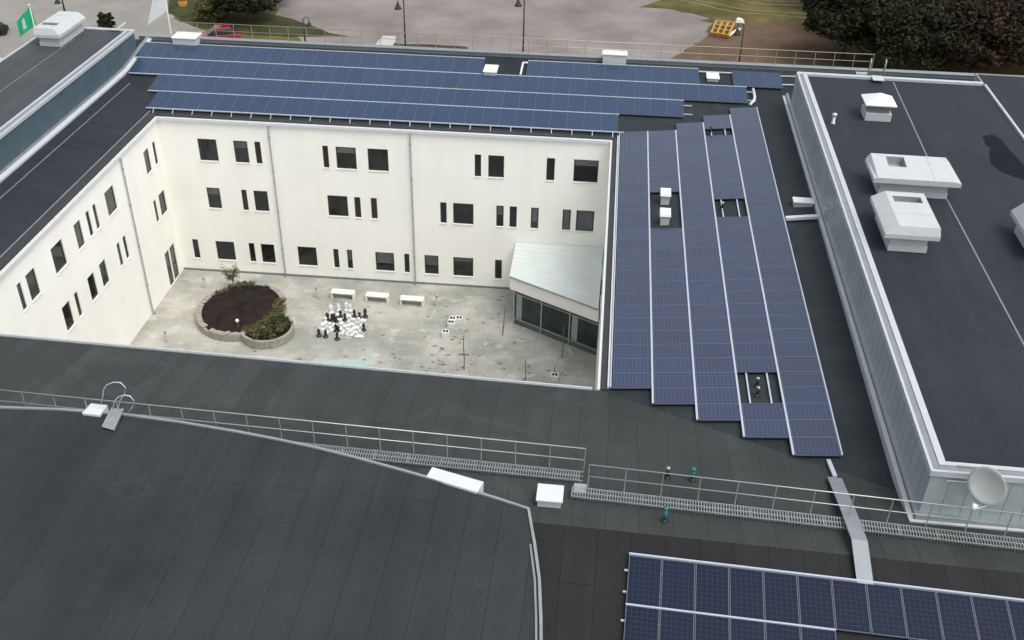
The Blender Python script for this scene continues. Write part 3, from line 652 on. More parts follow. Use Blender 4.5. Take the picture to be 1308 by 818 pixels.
for k in range(3):
    u0, u1 = [.08, L_ * .335 + .036, L_ * .665 + .036][k], [L_ * .335 - .036, L_ * .665 - .036, L_ - .08][k]
    wn = MB().face([pw(u0, zs0 + .002, -.02), pw(u1, zs0 + .002, -.02), pw(u1, zs1 - .002, -.02), pw(u0, zs1 - .002, -.02)]).build('window', MAT['glass_green'], PORCH)
    mb = MB(); c0 = u0 + .08
    for q in range(3): slab(c0 + q * .13, zs0 + .03, c0 + q * .13 + .11, zs1 - .03, -.016, -.008, mb)
    if k != 1: mb.build('curtain', MAT['clad_green'], wn)
mb = MB(); 
mb.face([(A.x, A.y, 0), (WL.x, WL.y, 0), (WL.x, WL.y, zb_ - .1), (A.x, A.y, zt - .12)]); mb.build('wall', MAT['render_wall'], PORCH)

# ------------------------------------------------------------------ solar panels
def basis(x, y):
    x = x.normalized(); z = x.cross(y).normalized(); y = z.cross(x); return Matrix(((x.x, y.x, z.x), (x.y, y.y, z.y), (x.z, y.z, z.z)))
def panel_proto(w, h, cm, name='solar_panel'):
    r = bpy.data.objects.new(name, None); r.empty_display_size = .2
    f = MB(); t = .022; d = .04
    f.box(-w/2, -h/2, -d, w/2, -h/2 + t, .004).box(-w/2, h/2 - t, -d, w/2, h/2, .004).box(-w/2, -h/2 + t, -d, -w/2 + t, h/2 - t, .0038).box(w/2 - t, -h/2 + t, -d, w/2, h/2 - t, .0038)
    fo = f.build('frame', MAT['panel_frame']); fo.parent = r
    c = MB().box(-w/2 + t, -h/2 + t, -d + .01, w/2 - t, h/2 - t, 0).build('cell_sheet', MAT[cm]); c.parent = r
    return r
ORD = ['zeroth','first','second','third','fourth','fifth','sixth','seventh','eighth','ninth','tenth','eleventh','twelfth','thirteenth','fourteenth','fifteenth','sixteenth','seventeenth','eighteenth','nineteenth','twentieth']
def ordn(k):
    if k <= 20: return ORD[k]
    return ('twenty-' if k < 30 else 'thirty-') + ORD[k % 10] if k % 10 else ('thirtieth' if k == 30 else 'fortieth')
proto_used = {}
def place(proto, pos, B, label, group):
    if proto not in proto_used:
        o = proto; col.objects.link(o); proto_used[proto] = 1
    else: o = dup(proto)
    o.matrix_world = Matrix.Translation(pos) @ B.to_4x4(); o['label'] = label; o['category'] = 'solar panel'; o['group'] = group
    return o
OFF = .15
# far field
pf = panel_proto(.945, 1.81, 'cells_far')
fu = Vector((fd.x, fd.y, 0)); fs = Vector((fn.x, fn.y, .16)).normalized(); BF = basis(fu, fs); fN = BF.col[2]
def far_pt(u, v, off=OFF): p = NW + fd * u + fn * v; return Vector((p.x, p.y, zp(FAR, p.x, p.y, off)))
VR = [(.70, 'lowest'), (2.55, 'second lowest'), (4.42, 'second highest'), (6.29, 'highest')]; VP = 1.845
runs = [(0, -.70, 26.55, 28, ''), (1, -1.33, 30.33, 33, ''), (2, -3.2, 34.15, 39, ''), (3, -3.78, 18.2, 23, 'left stretch of the '), (3, 20.9, 31.4, 11, 'middle stretch of the '), (3, 33.42, 36.36, 3, 'short right stretch of the ')]
for ri, u0, u1, n, ext in runs:
    pt = (u1 - u0) / n
    for k in range(n):
        u = u0 + pt * (k + .5); v = VR[ri][0] + VP / 2
        o = place(pf, far_pt(u, v), BF, 'blue panel, %s from the left, %s%s far roof row' % (ordn(k + 1), ext, VR[ri][1]), 'solar panels on the far roof')
        o.scale = ((pt - .012) / .945, 1, 1)
# right field, rows counted up from its near end
ps = panel_proto(1.50, .945, 'cells_side')
rn = RIG[0]; rd = (SE - NE).normalized()
rx = Vector((rn.x, rn.y, .10)).normalized(); ry = Vector((-rd.x, -rd.y, 0)); BR = basis(rx, ry)
def rig_pt(u, v, off=OFF): p = NE + rn * u + rd * v; return Vector((p.x, p.y, zp(RIG, p.x, p.y, off)))
CU = [.42 + 1.556 * k for k in range(5)]; cw = 1.556; RPV = .952
bot = [22.95, 23.9, 24.84, 25.77, 26.70]; nrow = [25, 26, 28, 30, 32]
gaps = {1: range(14, 18), 3: [2, 3, 17, 18, 27]}
cname = ['first', 'second', 'third', 'fourth', 'fifth']
for c in range(5):
    for k in range(nrow[c]):
        if k in gaps.get(c, ()): continue
        v = bot[c] - RPV * (k + .5)
        place(ps, rig_pt(CU[c] + .78, v), BR, 'dark blue panel, %s from the near end, %s column from the courtyard' % (ordn(k + 1), cname[c]), 'solar panels on the right roof')
# foreground field on the outer slope
od = (SE - SW).normalized(); pn_s = Vector((nn.x, nn.y, -.19)).normalized()
c0 = on_out(803.5, 708.5, OFF); c1 = on_out(1310, 768.5, OFF); cb = on_out(800, 772, OFF)
bx = (c1 - c0).normalized(); by = pn_s - bx * pn_s.dot(bx); by.normalize(); BB = basis(bx, -by)
plen = (cb - c0).dot(by); pwid = (on_out(1106, 745.2, OFF) - c0).dot(bx) / 7
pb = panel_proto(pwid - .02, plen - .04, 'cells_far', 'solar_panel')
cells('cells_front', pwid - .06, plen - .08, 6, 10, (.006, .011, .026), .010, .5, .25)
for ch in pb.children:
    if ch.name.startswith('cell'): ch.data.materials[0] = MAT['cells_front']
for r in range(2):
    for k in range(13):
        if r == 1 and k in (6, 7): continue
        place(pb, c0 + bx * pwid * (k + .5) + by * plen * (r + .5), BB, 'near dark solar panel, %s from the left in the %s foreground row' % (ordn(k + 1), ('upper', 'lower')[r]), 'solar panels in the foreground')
print('front panel', plen, pwid)

# mounting rails
def rail(p0, p1, w_, h_, label, group='mounting rails of the solar fields', m='alu'):
    a = Vector(p0); mb = MB().beam(a, p1, w_, h_); o = mb.build('mounting_rail', MAT[m]); return tag(o, label, 'mounting rail', group)
for k, (v, a, b, lb) in enumerate(((.67, -.8, 26.9, 'bright lower edge rail of the far solar field'), (2.52, -1.35, 26.6, 'bright rail between the two lowest far panel rows'), (4.39, -3.2, 30.4, 'bright rail between the middle far panel rows'),
        (6.27, -3.7, 34.2, 'bright rail between the two highest far panel rows'))):
    rail(far_pt(a, v + .0, OFF - .01), far_pt(b, v + .0, OFF - .01), .075, .05, lb)
rail(far_pt(-3.7, 8.15, OFF), far_pt(18.2, 8.15, OFF), .06, .05, 'thin rail on top of the left stretch of the highest far row')
rail(far_pt(20.9, 8.15, OFF), far_pt(31.4, 8.15, OFF), .06, .05, 'thin rail on top of the middle stretch of the highest far row')
for k in range(24):      # feet along the lower edge of the far field
    u = -.3 + k * 1.155
    tag(MB().beam(far_pt(u, .60, OFF), far_pt(u, .36, .01), .035, .05).build('rail_foot', MAT['alu']), 'small metal foot, %s from the left under the lowest far panel row' % ordn(k + 1), 'rail foot', 'rail feet under the far solar field')
for ri, u, nm in ((1, 30.33, 'second lowest row of the far roof'), (2, 34.15, 'second highest row of the far roof')):
    for q, s in ((.45, 'lower'), (1.4, 'upper')):
        rail(far_pt(u - .1, VR[ri][0] + q, OFF - .07), far_pt(u + .5, VR[ri][0] + q, OFF - .07), .06, .05, '%s rail stub past the right end of the %s' % (s, nm), m='coping')
for q, s in ((.55, 'lower'), (1.55, 'upper')):
    p = far_pt(36.2, VR[3][0] + q, OFF - .06); rail(p, Vector((XB + 1.2, p.y + .15, p.z)), .10, .05, '%s bright rail between the highest far row and the right block' % s, m='coping')
    if s == 'upper': rail(far_pt(31.3, VR[3][0] + q + .1, OFF - .06), far_pt(33.5, VR[3][0] + q + .1, OFF - .06), .12, .05, 'bright rail across the gap holding the square white box', m='coping')
u_ = [('left of the first', CU[0] - .035), ('between the first and second', CU[1] - .03), ('between the second and third', CU[2] - .03), ('between the third and fourth', CU[3] - .03), ('between the fourth and fifth', CU[4] - .03), ('right of the fifth', CU[4] + 1.56)]
ends = [(bot[0], bot[0] - 25 * RPV), (bot[1], bot[0] - 25 * RPV), (bot[2], bot[1] - 26 * RPV), (bot[3], bot[2] - 28 * RPV), (bot[4], bot[3] - 30 * RPV), (bot[4], bot[4] - 32 * RPV)]
for (nm, u), (va, vb) in zip(u_, ends):
    rail(rig_pt(u, va - .03, OFF + .0), rig_pt(u, vb + .03, OFF + .0), .075 if 'betw' in nm else .05, .045, 'long bright rail %s column of the right solar field' % nm)
for c, k0, k1, nm in ((3, 2, 4, 'near'), (3, 17, 19, 'middle'), (3, 27, 28, 'far')):
    for q, s in ((.36, 'left'), (1.12, 'right')):
        rail(rig_pt(CU[c] + q, bot[c] - RPV * k0 + .1, .07), rig_pt(CU[c] + q, bot[c] - RPV * k1 - .1, .07), .06, .05, '%s bare rail in the %s gap of the fourth panel column' % (s, nm))
ra = c0 - by * .03
rail(ra, ra + bx * pwid * 13, .06, .05, 'bright rail along the top of the foreground solar field')
rb_ = c0 + by * plen; rail(rb_, rb_ + bx * pwid * 6, .05, .04, 'bright rail between the two foreground panel rows')
for q, s in ((.5, 'upper'), (1.2, 'middle'), (1.9 + .2, 'lower')):
    p = c0 + by * q - BB.col[2] * .06; rail(p - bx * .1, p + bx * 1.0, .05, .05, '%s rail stub at the left end of the foreground solar field' % s)

# ------------------------------------------------------------------ roof furniture
def hvac(name, label, c, dx, dy, zb0, hood, curb, h1, h2, inset, hole, zf_=None):
    """c centre (x,y), dx/dy long axis; hood=(length,width); inset=(front,back,left,right) of the hood top; hole in top (l0,l1,w0,w1)"""
    t = thing(name, label, 'ventilation unit', (c[0], c[1], zb0), 'white ventilation units on the roofs')
    ax = V2(dx, dy).normalized(); ay = V2(-ax.y, ax.x)
    Q = lambda l, w_, z: (c[0] + ax.x * l + ay.x * w_, c[1] + ax.y * l + ay.y * w_, zb0 + z)
    def bx_(l0, w0, z0, l1, w1, z1, mb): mb.hexa([Q(l0, w0, z0), Q(l1, w0, z0), Q(l1, w1, z0), Q(l0, w1, z0)], [Q(l0, w0, z1), Q(l1, w0, z1), Q(l1, w1, z1), Q(l0, w1, z1)])
    cl, cw_ = curb
    mb = MB(); bx_(-cl/2, -cw_/2, 0, cl/2, cw_/2, .28, mb); mb.build('curb', MAT['unit_white'], t, bevel=.015)
    mb = MB(); bx_(-cl/2 + .04, -cw_/2 + .04, .282, cl/2 - .04, cw_/2 - .04, h1 - .002, mb); mb.build('casing', MAT['unit_white'], t, bevel=.015)
    L2, W2 = hood[0] / 2, hood[1] / 2; mb = MB()
    i = inset; lo = [(-L2, -W2), (L2, -W2), (L2, W2), (-L2, W2)]; hi = [(-L2 + i[0], -W2 + i[2]), (L2 - i[1], -W2 + i[2]), (L2 - i[1], W2 - i[3]), (-L2 + i[0], W2 - i[3])]
    zl_, zm, zt_ = h1, h1 + .18, h2
    T = lambda w_: zt_ if zf_ is None else zf_ + (zt_ - zf_) * (w_ - hi[0][1]) / (hi[2][1] - hi[0][1])
    for k in range(4):
        j = (k + 1) % 4
        mb.face([Q(*lo[k], zl_), Q(*lo[j], zl_), Q(*lo[j], zm), Q(*lo[k], zm)]); mb.face([Q(*lo[k], zm), Q(*lo[j], zm), Q(*hi[j], T(hi[j][1])), Q(*hi[k], T(hi[k][1]))])
    mb.face([Q(*p, zl_) for p in lo][::-1])
    a0_, a1_, b0_, b1_ = hole; x0, x1, y0, y1 = hi[0][0], hi[1][0], hi[0][1], hi[2][1]
    xs = [x0, a0_, a1_, x1]; ys_ = [y0, b0_, b1_, y1]
    for p in range(3):
        for q in range(3):
            if p == 1 and q == 1: continue
            mb.face([Q(xs[p], ys_[q], T(ys_[q])), Q(xs[p + 1], ys_[q], T(ys_[q])), Q(xs[p + 1], ys_[q + 1], T(ys_[q + 1])), Q(xs[p], ys_[q + 1], T(ys_[q + 1]))])
    mb.build('hood', MAT['unit_white'], t)
    mb = MB(); dz = .38
    cc = [(a0_, b0_), (a1_, b0_), (a1_, b1_), (a0_, b1_)]
    for k in range(4): mb.face([Q(*cc[k], T(cc[k][1])), Q(*cc[(k + 1) % 4], T(cc[(k + 1) % 4][1])), Q(*cc[(k + 1) % 4], T(cc[(k + 1) % 4][1]) - dz), Q(*cc[k], T(cc[k][1]) - dz)])
    mb.face([Q(*p, T(p[1]) - dz) for p in cc]); mb.build('opening', MAT['galv'], t)
    mb = MB()
    for q in (.36, .74):
        l = x0 + (x1 - x0) * q
        if a0_ - .06 < l < a1_ + .06: continue
        mb.hexa([Q(l, y0 + .02, T(y0 + .02) - .01), Q(l + .03, y0 + .02, T(y0 + .02) - .01), Q(l + .03, y1 - .02, T(y1 - .02) - .01), Q(l, y1 - .02, T(y1 - .02) - .01)], [Q(l, y0 + .02, T(y0 + .02) + .012), Q(l + .03, y0 + .02, T(y0 + .02) + .012), Q(l + .03, y1 - .02, T(y1 - .02) + .012), Q(l, y1 - .02, T(y1 - .02) + .012)])
    mb.build('sheet_seam', MAT['unit_white'], t)
    return t
zR = ZB - .1
# near unit: long axis along Y ; far unit: long axis along X
def uv(px, py, z): p = at(px, py, z); return p
p = uv(1122, 311, zR); q = uv(1178, 322, zR)
n0 = at(1129, 321, zR); n1 = at(1179, 322, zR); n2 = at(1115, 275, zR)
hl = (at(1197, 308, zR + .75) - at(1128, 304, zR + .75)).length
cxn = (n0.x + n1.x) / 2; print('unit', n0, n1, n2, hl)
hvac('ventilation_unit', 'white ventilation unit with sloped hood, the nearer of the touching pair', (cxn + .12, n0.y + 1.45), 0, 1, zR, (3.3, 2.15), (2.8, 1.55), .72, 1.24, (.12, .10, .05, .50), (.62, 1.15, -.80, .36))
f0_ = at(1200, 255, zR); f1_ = at(1110, 243, zR)
hvac('ventilation_unit', 'long white ventilation unit turned crosswise behind the near one', ((f0_.x + f1_.x) / 2 + .3, f0_.y + .85), 1, 0, zR, (3.75, 2.15), (3.0, 1.6), .72, 1.2, (.15, .28, .0, .08), (-1.1, -.3, -.05, .8), .97)
e0 = at(1312, 330, zR)
hvac('ventilation_unit', 'white ventilation unit cut off by the right edge of the picture', (e0.x + 1.0, e0.y + 1.0), 0, 1, zR, (2.8, 2.4), (2.4, 1.8), .72, 1.5, (.35, .3, .3, .35), (.3, .8, -.6, .6))
zLr = ZL - .04
l0 = at(48, 59, zLr); l1 = at(77, 59, zLr)
hvac('ventilation_unit', 'white ventilation unit on the left roof block by the green flag', (-33.42, 58.5), 0, 1, zLr, (3.5, 1.6), (3.1, 1.3), .58, 1.12, (.12, .15, .34, .06), (-1.0, -.6, -.34, .62))
# pyramid capped ventilator
vb = at(1121, 156, zR); t = thing('roof_ventilator', 'square roof ventilator with bright pyramid cap on the right block', 'ventilator', (vb.x, vb.y + .6, zR))
x, y = vb.x, vb.y + .65
MB().box(x - .65, y - .6, zR, x + .65, y + .6, zR + .42).build('curb', MAT['unit_white'], t, bevel=.02)
MB().box(x - .52, y - .48, zR + .42, x + .52, y + .48, zR + .85).build('throat', MAT['galv_dark'], t)
mb = MB(); lo = [(x - .78, y - .72, zR + .85), (x + .78, y - .72, zR + .85), (x + .78, y + .72, zR + .85), (x - .78, y + .72, zR + .85)]; hi = [(a, b, c + .06) for a, b, c in lo]
mb.hexa(lo, hi)
for k in range(4): mb.face([hi[k], hi[(k + 1) % 4], (x, y, zR + 1.32)])
mb.build('cap', MAT['white_paint'], t)
# small chimney pipe
vb = at(1064, 158, zR); t = thing('vent_pipe', 'short metal vent pipe with round cowl on the right block', 'vent pipe', vb)
MB().lathe(vb, [(.14, 0), (.12, .05), (.08, .07), (.08, .42)], 12).build('pipe', MAT['galv'], t, smooth=True); MB().lathe(vb + Vector((0, 0, .42)), [(.09, 0), (.13, .02), (.13, .10), (.03, .16)], 12).build('cowl', MAT['alu'], t, smooth=True)
# white caps / hatches
def hatch(px, py, z, w_, d, h, label, cap='white_metal', base='unit_white', group='white roof boxes', rot=0., tilt=0.):
    p = at(px, py, z); t = thing('roof_hatch', label, 'roof hatch', p, group)
    t.rotation_euler = (0, tilt, rot); sv = ORG[t]; ORG[t] = Vector((0, 0, 0))
    MB().box(-w_/2 + .05, -d/2 + .05, -.3, w_/2 - .05, d/2 - .05, h - .08).build('curb', MAT[base], t)
    MB().box(-w_/2, -d/2, h - .078, w_/2, d/2, h).build('lid', MAT[cap], t, bevel=.02); ORG[t] = sv; return t
hatch(627, 90, zp(FAR, -7, 61.3) + .05, .85, 1.25, .14, 'white roof hatch in the gap of the highest far panel row', cap='white_paint')
hatch(910, 100, zp(FAR, 6.5, 61.) + .05, .78, 1.1, .2, 'square white box between two stretches of the highest far panel row', cap='white_paint')
hatch(785, 75, zf + .24, 1.55, .8, .4, 'white box on the far roof edge near its middle', cap='white_paint')
hatch(239, 50, zf + .24, 1.6, 1.2, .26, 'white skylight box on the far roof edge in front of the red car', cap='white_paint')
hatch(1025, 263, zp(RIG, 9.2, 45), 1.0, .55, .32, 'small white box on the strip beside the right block wall', cap='white_paint')
hatch(702, 642, zp(NEA, -1., 23.6), .82, .75, .42, 'square white box below the railing at the end of the walkway', cap='white_metal')
# the two caps in the second column gap
for (px, py), nm in (((849, 260), 'farther'), ((848.5, 286), 'nearer')):
    p = on(px, py, RIG); t = thing('roof_vent', 'white square vent cap in the panel gap, the %s of two' % nm, 'roof vent', p, 'white vents in the panel gap')
    x, y, z = p
    MB().hexa([(x - .2, y - .15, z - .05), (x + .2, y - .15, z - .05), (x + .2, y + .35, z - .05), (x - .2, y + .35, z - .05)], [(x - .22, y - .15, z + .5), (x + .22, y - .15, z + .5), (x + .22, y + .3, z + .5), (x - .22, y + .3, z + .5)]).build('shaft', MAT['unit_white'], t)
    MB().hexa([(x - .27, y - .25, z + .5), (x + .27, y - .25, z + .5), (x + .27, y + .4, z + .5), (x - .27, y + .4, z + .5)], [(x - .25, y - .2, z + .62), (x + .25, y - .2, z + .62), (x + .25, y + .38, z + .66), (x - .25, y + .38, z + .66)]).build('cap', MAT['white_paint'], t)
# pipe vents
def pvent(p, label, m, h=.5, r=.06, capm=None):
    t = thing('vent_pipe', label, 'vent pipe', p, 'small vent pipes on the felt roofs')
    MB().lathe(p, [(.13, -.05), (.12, .03), (r + .02, .06), (r + .01, .1)], 12).build('collar', MAT['black_paint'], t, smooth=True)
    MB().lathe(p + Vector((0, 0, .1)), [(r, 0), (r, h - .15)], 12).build('pipe', MAT[m], t, smooth=True)
    MB().lathe(p + Vector((0, 0, h - .05)), [(r + .015, 0), (r + .015, .06), (.02, .08)], 12).build('cap', MAT[capm or m], t, smooth=True)
pvent(on(852, 611, NEA), 'dark vent pipe with pale cap beyond the railing', 'black_paint', .45, .05, 'galv')
pvent(on(884, 614, NEA), 'teal vent pipe standing alone beyond the railing', 'teal', .5)
pvent(on(848.5, 666, NEA), 'teal vent pipe standing in front of the walkway grating', 'teal', .55)
pvent(on(866.5 + 100, 494, RIG), 'dark vent pipe with pale cap in near panel gap, farther of two', 'black_paint', .4, .05, 'galv')
pvent(on(867 + 100, 506, RIG), 'dark vent pipe with pale cap in near panel gap, nearer of two', 'black_paint', .4, .05, 'galv')
pvent(on(922, 268, RIG), 'dark vent pipe with pale cap in the middle panel gap', 'black_paint', .4, .05, 'galv')
pvent(on(907, 172, RIG), 'dark vent pipe in the farthest gap of the fourth panel column', 'black_paint', .45, .05)
# ducts
d0, d1 = on(1001, 279, RIG, .2), on(1050, 277, RIG, .2)
t = tag(MB().beam(d0 + Vector((.1, 0, 0)), Vector((XB - .31, d1.y, d1.z)), .22, .14).build('cable_duct', MAT['white_metal']), 'white cable duct from the solar field to the right block wall', 'cable duct')
w0 = atY(1055, 266, d1.y); tag(MB().box(XB - .12, d1.y - .12, E + 1.32, XB - .003, d1.y + .25, E + 1.62).build('junction_box', MAT['coping']), 'small pale junction box on the block wall above the white duct', 'junction box')
b0 = [on(962, 114, FAR, .12), on(964, 124, FAR, .12), on(963, 129, FAR, .12), on(958, 134, RIG, .12)]
tag(MB().tube(b0, .09, 8).build('cable_conduit', MAT['white_metal'], smooth=True), 'white bent conduit between the far solar field and the right one', 'conduit')
k0 = on(1058, 588, NEA, .10); k1 = on(1066.5, 609, NEA, .10)
tag(MB().beam(k0, k1, .14, .08).build('cable_duct', MAT['alu']), 'short narrow metal duct at the near end of the fifth panel column', 'cable duct')
pts = [on(1066, 610, NEA, .14), on(1083, 650, NEA, .36), on(1098, 690, NEA, .36)]; rz = on_out(1105, 743, .16)
mb = MB(); ws = .23; side_ = Vector((1, -.03, 0)); pts = pts + [rz + (rz - pts[2]) * .05]
for a, b in zip(pts[:-1], pts[1:]):
    mb.hexa([a - side_ * ws - Vector((0, 0, .05)), a + side_ * ws - Vector((0, 0, .05)), b + side_ * ws - Vector((0, 0, .05)), b - side_ * ws - Vector((0, 0, .05))], [a - side_ * ws, a + side_ * ws, b + side_ * ws, b - side_ * ws])
tag(mb.build('cable_cover', MAT['flash']), 'wide grey metal cable cover crossing the walkway to the foreground panels', 'cable cover')
pr = far_pt(20.55, VR[3][0] + .1, OFF); pq = far_pt(20.6, VR[3][0] + 1.55, OFF)
tag(MB().tube([pr, pq, pq + Vector((.3, .05, 0))], .07, 8).build('cable_conduit', MAT['white_metal'], smooth=True), 'white conduit at the right side of the gap in the highest far row', 'conduit')
# white sheet cover against the curved edge
qd = [(552,596.3),(618,615.4),(609.3,628.8),(544.3,608.7)]; top_ = [at(x, y, ZH + .06) for x, y in qd]
tag(MB().hexa([Vector((p.x, p.y, ZH - .65)) for p in top_][::1], top_).build('metal_cover', MAT['white_metal'], bevel=.02), 'long white sheet metal cover against the curved roof edge', 'metal cover')
qd = [(115.9,515.1),(137.3,517.3),(127.4,530.5),(104.3,527.7)]; top_ = [at(x, y, ZH + .06) for x, y in qd]
tag(MB().hexa([Vector((p.x, p.y, ZH - .65)) for p in top_], top_).build('metal_cover', MAT['white_metal'], bevel=.02), 'white sheet metal box beside the hooped roof ladder', 'metal cover')

# ------------------------------------------------------------------ walkways and railings
def walkway(p0, p1, label, gap=.22, wdt=.42):
    t = thing('roof_walkway', label, 'walkway', p0, 'grated walkways along the near ridge'); d = (p1 - p0); L = d.length; d.normalize(); s = Vector((d.y, -d.x, 0)).normalized()
    if s.y > 0: s = -s
    a = p0 + Vector((0, 0, gap)); mb = MB()
    for k in range(int(L / .085)):
        q = a + d * (k * .085); mb.beam(q, q + s * wdt, .022, .035)
    for o in (0., wdt * .5, wdt): mb.beam(a + s * o, a + d * L + s * o, .02, .06)
    mb.build('grating', MAT['galv'], t)
    mb = MB()
    for k in range(int(L / .085)):           # upright slats of the front toe guard
        q = a + d * (k * .085) + s * (wdt + .02); mb.beam(q + Vector((0, 0, -.15)), q + Vector((0, 0, .02)), .02, .02)
    mb.beam(a + s * (wdt + .02) - Vector((0, 0, .16)), a + d * L + s * (wdt + .02) - Vector((0, 0, .16)), .025, .025); mb.build('toe_guard', MAT['galv_dark'], t)
    for k in range(int(L / 1.1) + 1):
        q = a + d * min(k * 1.1, L - .03); MB().beam(q + s * .02 - Vector((0, 0, .04)), q + s * (wdt - .02) - Vector((0, 0, .04)), .04, .04).beam(q + s * .2 - Vector((0, 0, gap + .1)), q + s * .2 - Vector((0, 0, .05)), .05, .05).build('bracket', MAT['galv_dark'], t)
    return t
def railing(p0, p1, label, h=1.15, sp=1.1, m='galv', r=.02, group='metal guard rails on the roofs', mids=1, base=.0):
    t = thing('guard_rail', label, 'railing', p0, group); d = p1 - p0; L = d.length; d.normalize(); Z = Vector((0, 0, 1))
    MB().tube([p0 + Z * h, p1 + Z * h], r, 8).build('top_rail', MAT[m], t, smooth=True)
    for k in range(mids): MB().tube([p0 + Z * (h * .52), p1 + Z * (h * .52)], r * .85, 8).build('mid_rail', MAT[m], t, smooth=True)
    n = int(L / sp + .5)
    for k in range(n + 1):
        q = p0 + d * (L * k / n); MB().tube([q - Z * base, q + Z * (h - .005)], r * .9, 6).build('post', MAT[m], t)
    return t
w0, w1 = on(-40, 529, NEA), on(745, 610, NEA)
walkway(w0, w1, 'narrow grated walkway behind the curved roof edge'); railing(w0 + Vector((0, 0, .22)), w1 + Vector((0, 0, .22)), 'two bar metal railing behind the curved roof edge', 1.0)
w2, w3 = on(731, 629, NEA), on(1330, 699, NEA)
walkway(w2, w3, 'grated walkway between the solar field and the foreground panels'); railing(on(750, 631, NEA) + Vector((0, 0, .22)), w3 + Vector((0, 0, .22)), 'two bar metal railing crossing in front of the right block', 1.0)
pl_ = at(741, 624, zp(NEA, 0, 24.2) + .25); tag(MB().box(pl_.x - .2, pl_.y - .22, pl_.z - .2, pl_.x + .2, pl_.y + .22, pl_.z).build('step_plate', MAT['galv']), 'small pale metal step between the two walkways', 'step')
g0 = ridge_far(-27.6) + fn * .2; g1 = ridge_far(at(1105, 80, zf).x) + fn * .2
mat('rail_brass', (.40, .36, .27), .4, metal=.4)
railing(Vector((g0.x, g0.y, zf + .24)), Vector((g1.x, g1.y, zf + .24)), 'long pale railing along the far roof edge', .95, 1.18, 'rail_brass', .022)

# ladder with hoops at the curved roof
LD = thing('roof_ladder', 'galvanised roof ladder with two tall hoop handles at the curved edge', 'ladder', at(150, 530, ZH))
c = [at(143.9,521.7,ZH + .16), at(157.1,522.8,ZH + .16), at(145,550,ZH + .06), at(131.3,545.9,ZH + .06)]
mb = MB(); mb.beam(c[0], c[3], .05, .08).beam(c[1], c[2], .05, .08); mb.build('stringer', MAT['galv'], LD)
mb = MB()
for k in range(14): a = c[0].lerp(c[3], (k + .5) / 14); b = c[1].lerp(c[2], (k + .5) / 14); mb.beam(a, b, .06, .02)
mb.build('tread', MAT['galv'], LD)
def hoop(pxs, Y, r=.02):
    pts = [atY(x, y, Y) for x, y in pxs]; MB().tube(pts, r, 8).build('hoop_handle', MAT['alu'], LD, smooth=True)
yl = c[0].y
hoop([(128.5,517),(131.5,506),(132,498),(136,492),(145,488.5),(154,489),(160,495),(159.5,504),(153,512),(150.5,524)], yl)
hoop([(144.5,521),(146,513),(151,507.5),(158,505),(166,506),(171,512),(169,521),(163,527)], yl - .12)

# ladder heads on the right block's far edge, and a small bracket on the left block
lh = at(1121, 100, ZB + .04); t = thing('roof_ladder', 'ladder head with two handles on far edge of the right block', 'ladder', lh)
MB().box(lh.x - .32, lh.y - .45, ZB + .04, lh.x + .3, lh.y + .3, ZB + .08).build('tread', MAT['unit_white'], t)
for s in (-.4, .42): MB().tube([lh + Vector((s, .5, -.6)), lh + Vector((s, .5, .75)), lh + Vector((s, .62, .9)), lh + Vector((s, .74, .8)), lh + Vector((s, .74, -.6))], .03, 8).build('handle', MAT['galv'], t, smooth=True)
lh = at(1100, 92, zf + .1); tag(MB().box(lh.x - .35, lh.y - .35, zf - .2, lh.x + .35, lh.y + .35, zf + .12).build('step_plate', MAT['unit_white']), 'small white step where the far railing ends', 'step')
lb = at(148, 38.5, ZL + .03); t = thing('lightning_rod_stand', 'small white bracket on the far edge of the left block', 'bracket', lb)
MB().box(lb.x - .45, lb.y - .12, ZL + .03, lb.x + .25, lb.y + .12, ZL + .09).build('base', MAT['unit_white'], t); MB().beam(lb + Vector((.1, 0, .08)), lb + Vector((.5, .5, .35)), .1, .08).build('arm', MAT['unit_white'], t)

# satellite dish
DC = atY(1260, 622, 23.55)
DISH = thing('satellite_dish', 'large pale satellite dish mounted on the near wall of the right block', 'satellite dish', (DC.x, 24.3, DC.z))
dn = Vector((-.70, -.83, .10)).normalized(); du = Vector((0, 0, 1)) - dn * dn.z; du.normalize(); dr = du.cross(dn)
mb = MB(); n = 40; rings = [0, .2, .4, .6, .8, 1.0]; RX, RZ = .57, .65; DP = .14; idx = []
for s in (0, 1):
    for r in rings:
        for q in range(n):
            a = 2 * math.pi * q / n; p = DC + dr * (r * RX * math.cos(a)) + du * (r * RZ * math.sin(a)) - dn * (DP * (1 - r * r) + s * .02)
            mb.v.append(tuple(p))
m_ = len(rings)
for s in (0, 1):
    for k in range(m_ - 1):
        for q in range(n):
            j = (q + 1) % n; o0 = (s * m_ + k) * n; mb.f.append((o0 + q, o0 + j, o0 + n + j, o0 + n + q)); mb.m.append(0)
for q in range(n):
    j = (q + 1) % n; mb.f.append(((m_ - 1) * n + q, (m_ - 1) * n + j, (2 * m_ - 1) * n + j, (2 * m_ - 1) * n + q)); mb.m.append(0)
mat('dish', (.56, .58, .55), .5, var=.06, vscale=3)
mb.build('reflector', MAT['dish'], DISH, smooth=True)
fl = DC - du * .60 + dn * .52 + dr * -.0
MB().tube([DC - du * .66 - dn * .06, DC - du * .70 + dn * .25, fl], .03, 8).tube([DC - du * .58 + dr * .22 - dn * .04, fl], .02, 8).build('feed_arm', MAT['alu'], DISH, smooth=True)
MB().tube([fl - dn * .02 + du * .0, fl + (DC - fl).normalized() * .2], [.05, .09], 12).build('feed_horn', MAT['white_paint'], DISH, smooth=True)
wx = DC.x + .15
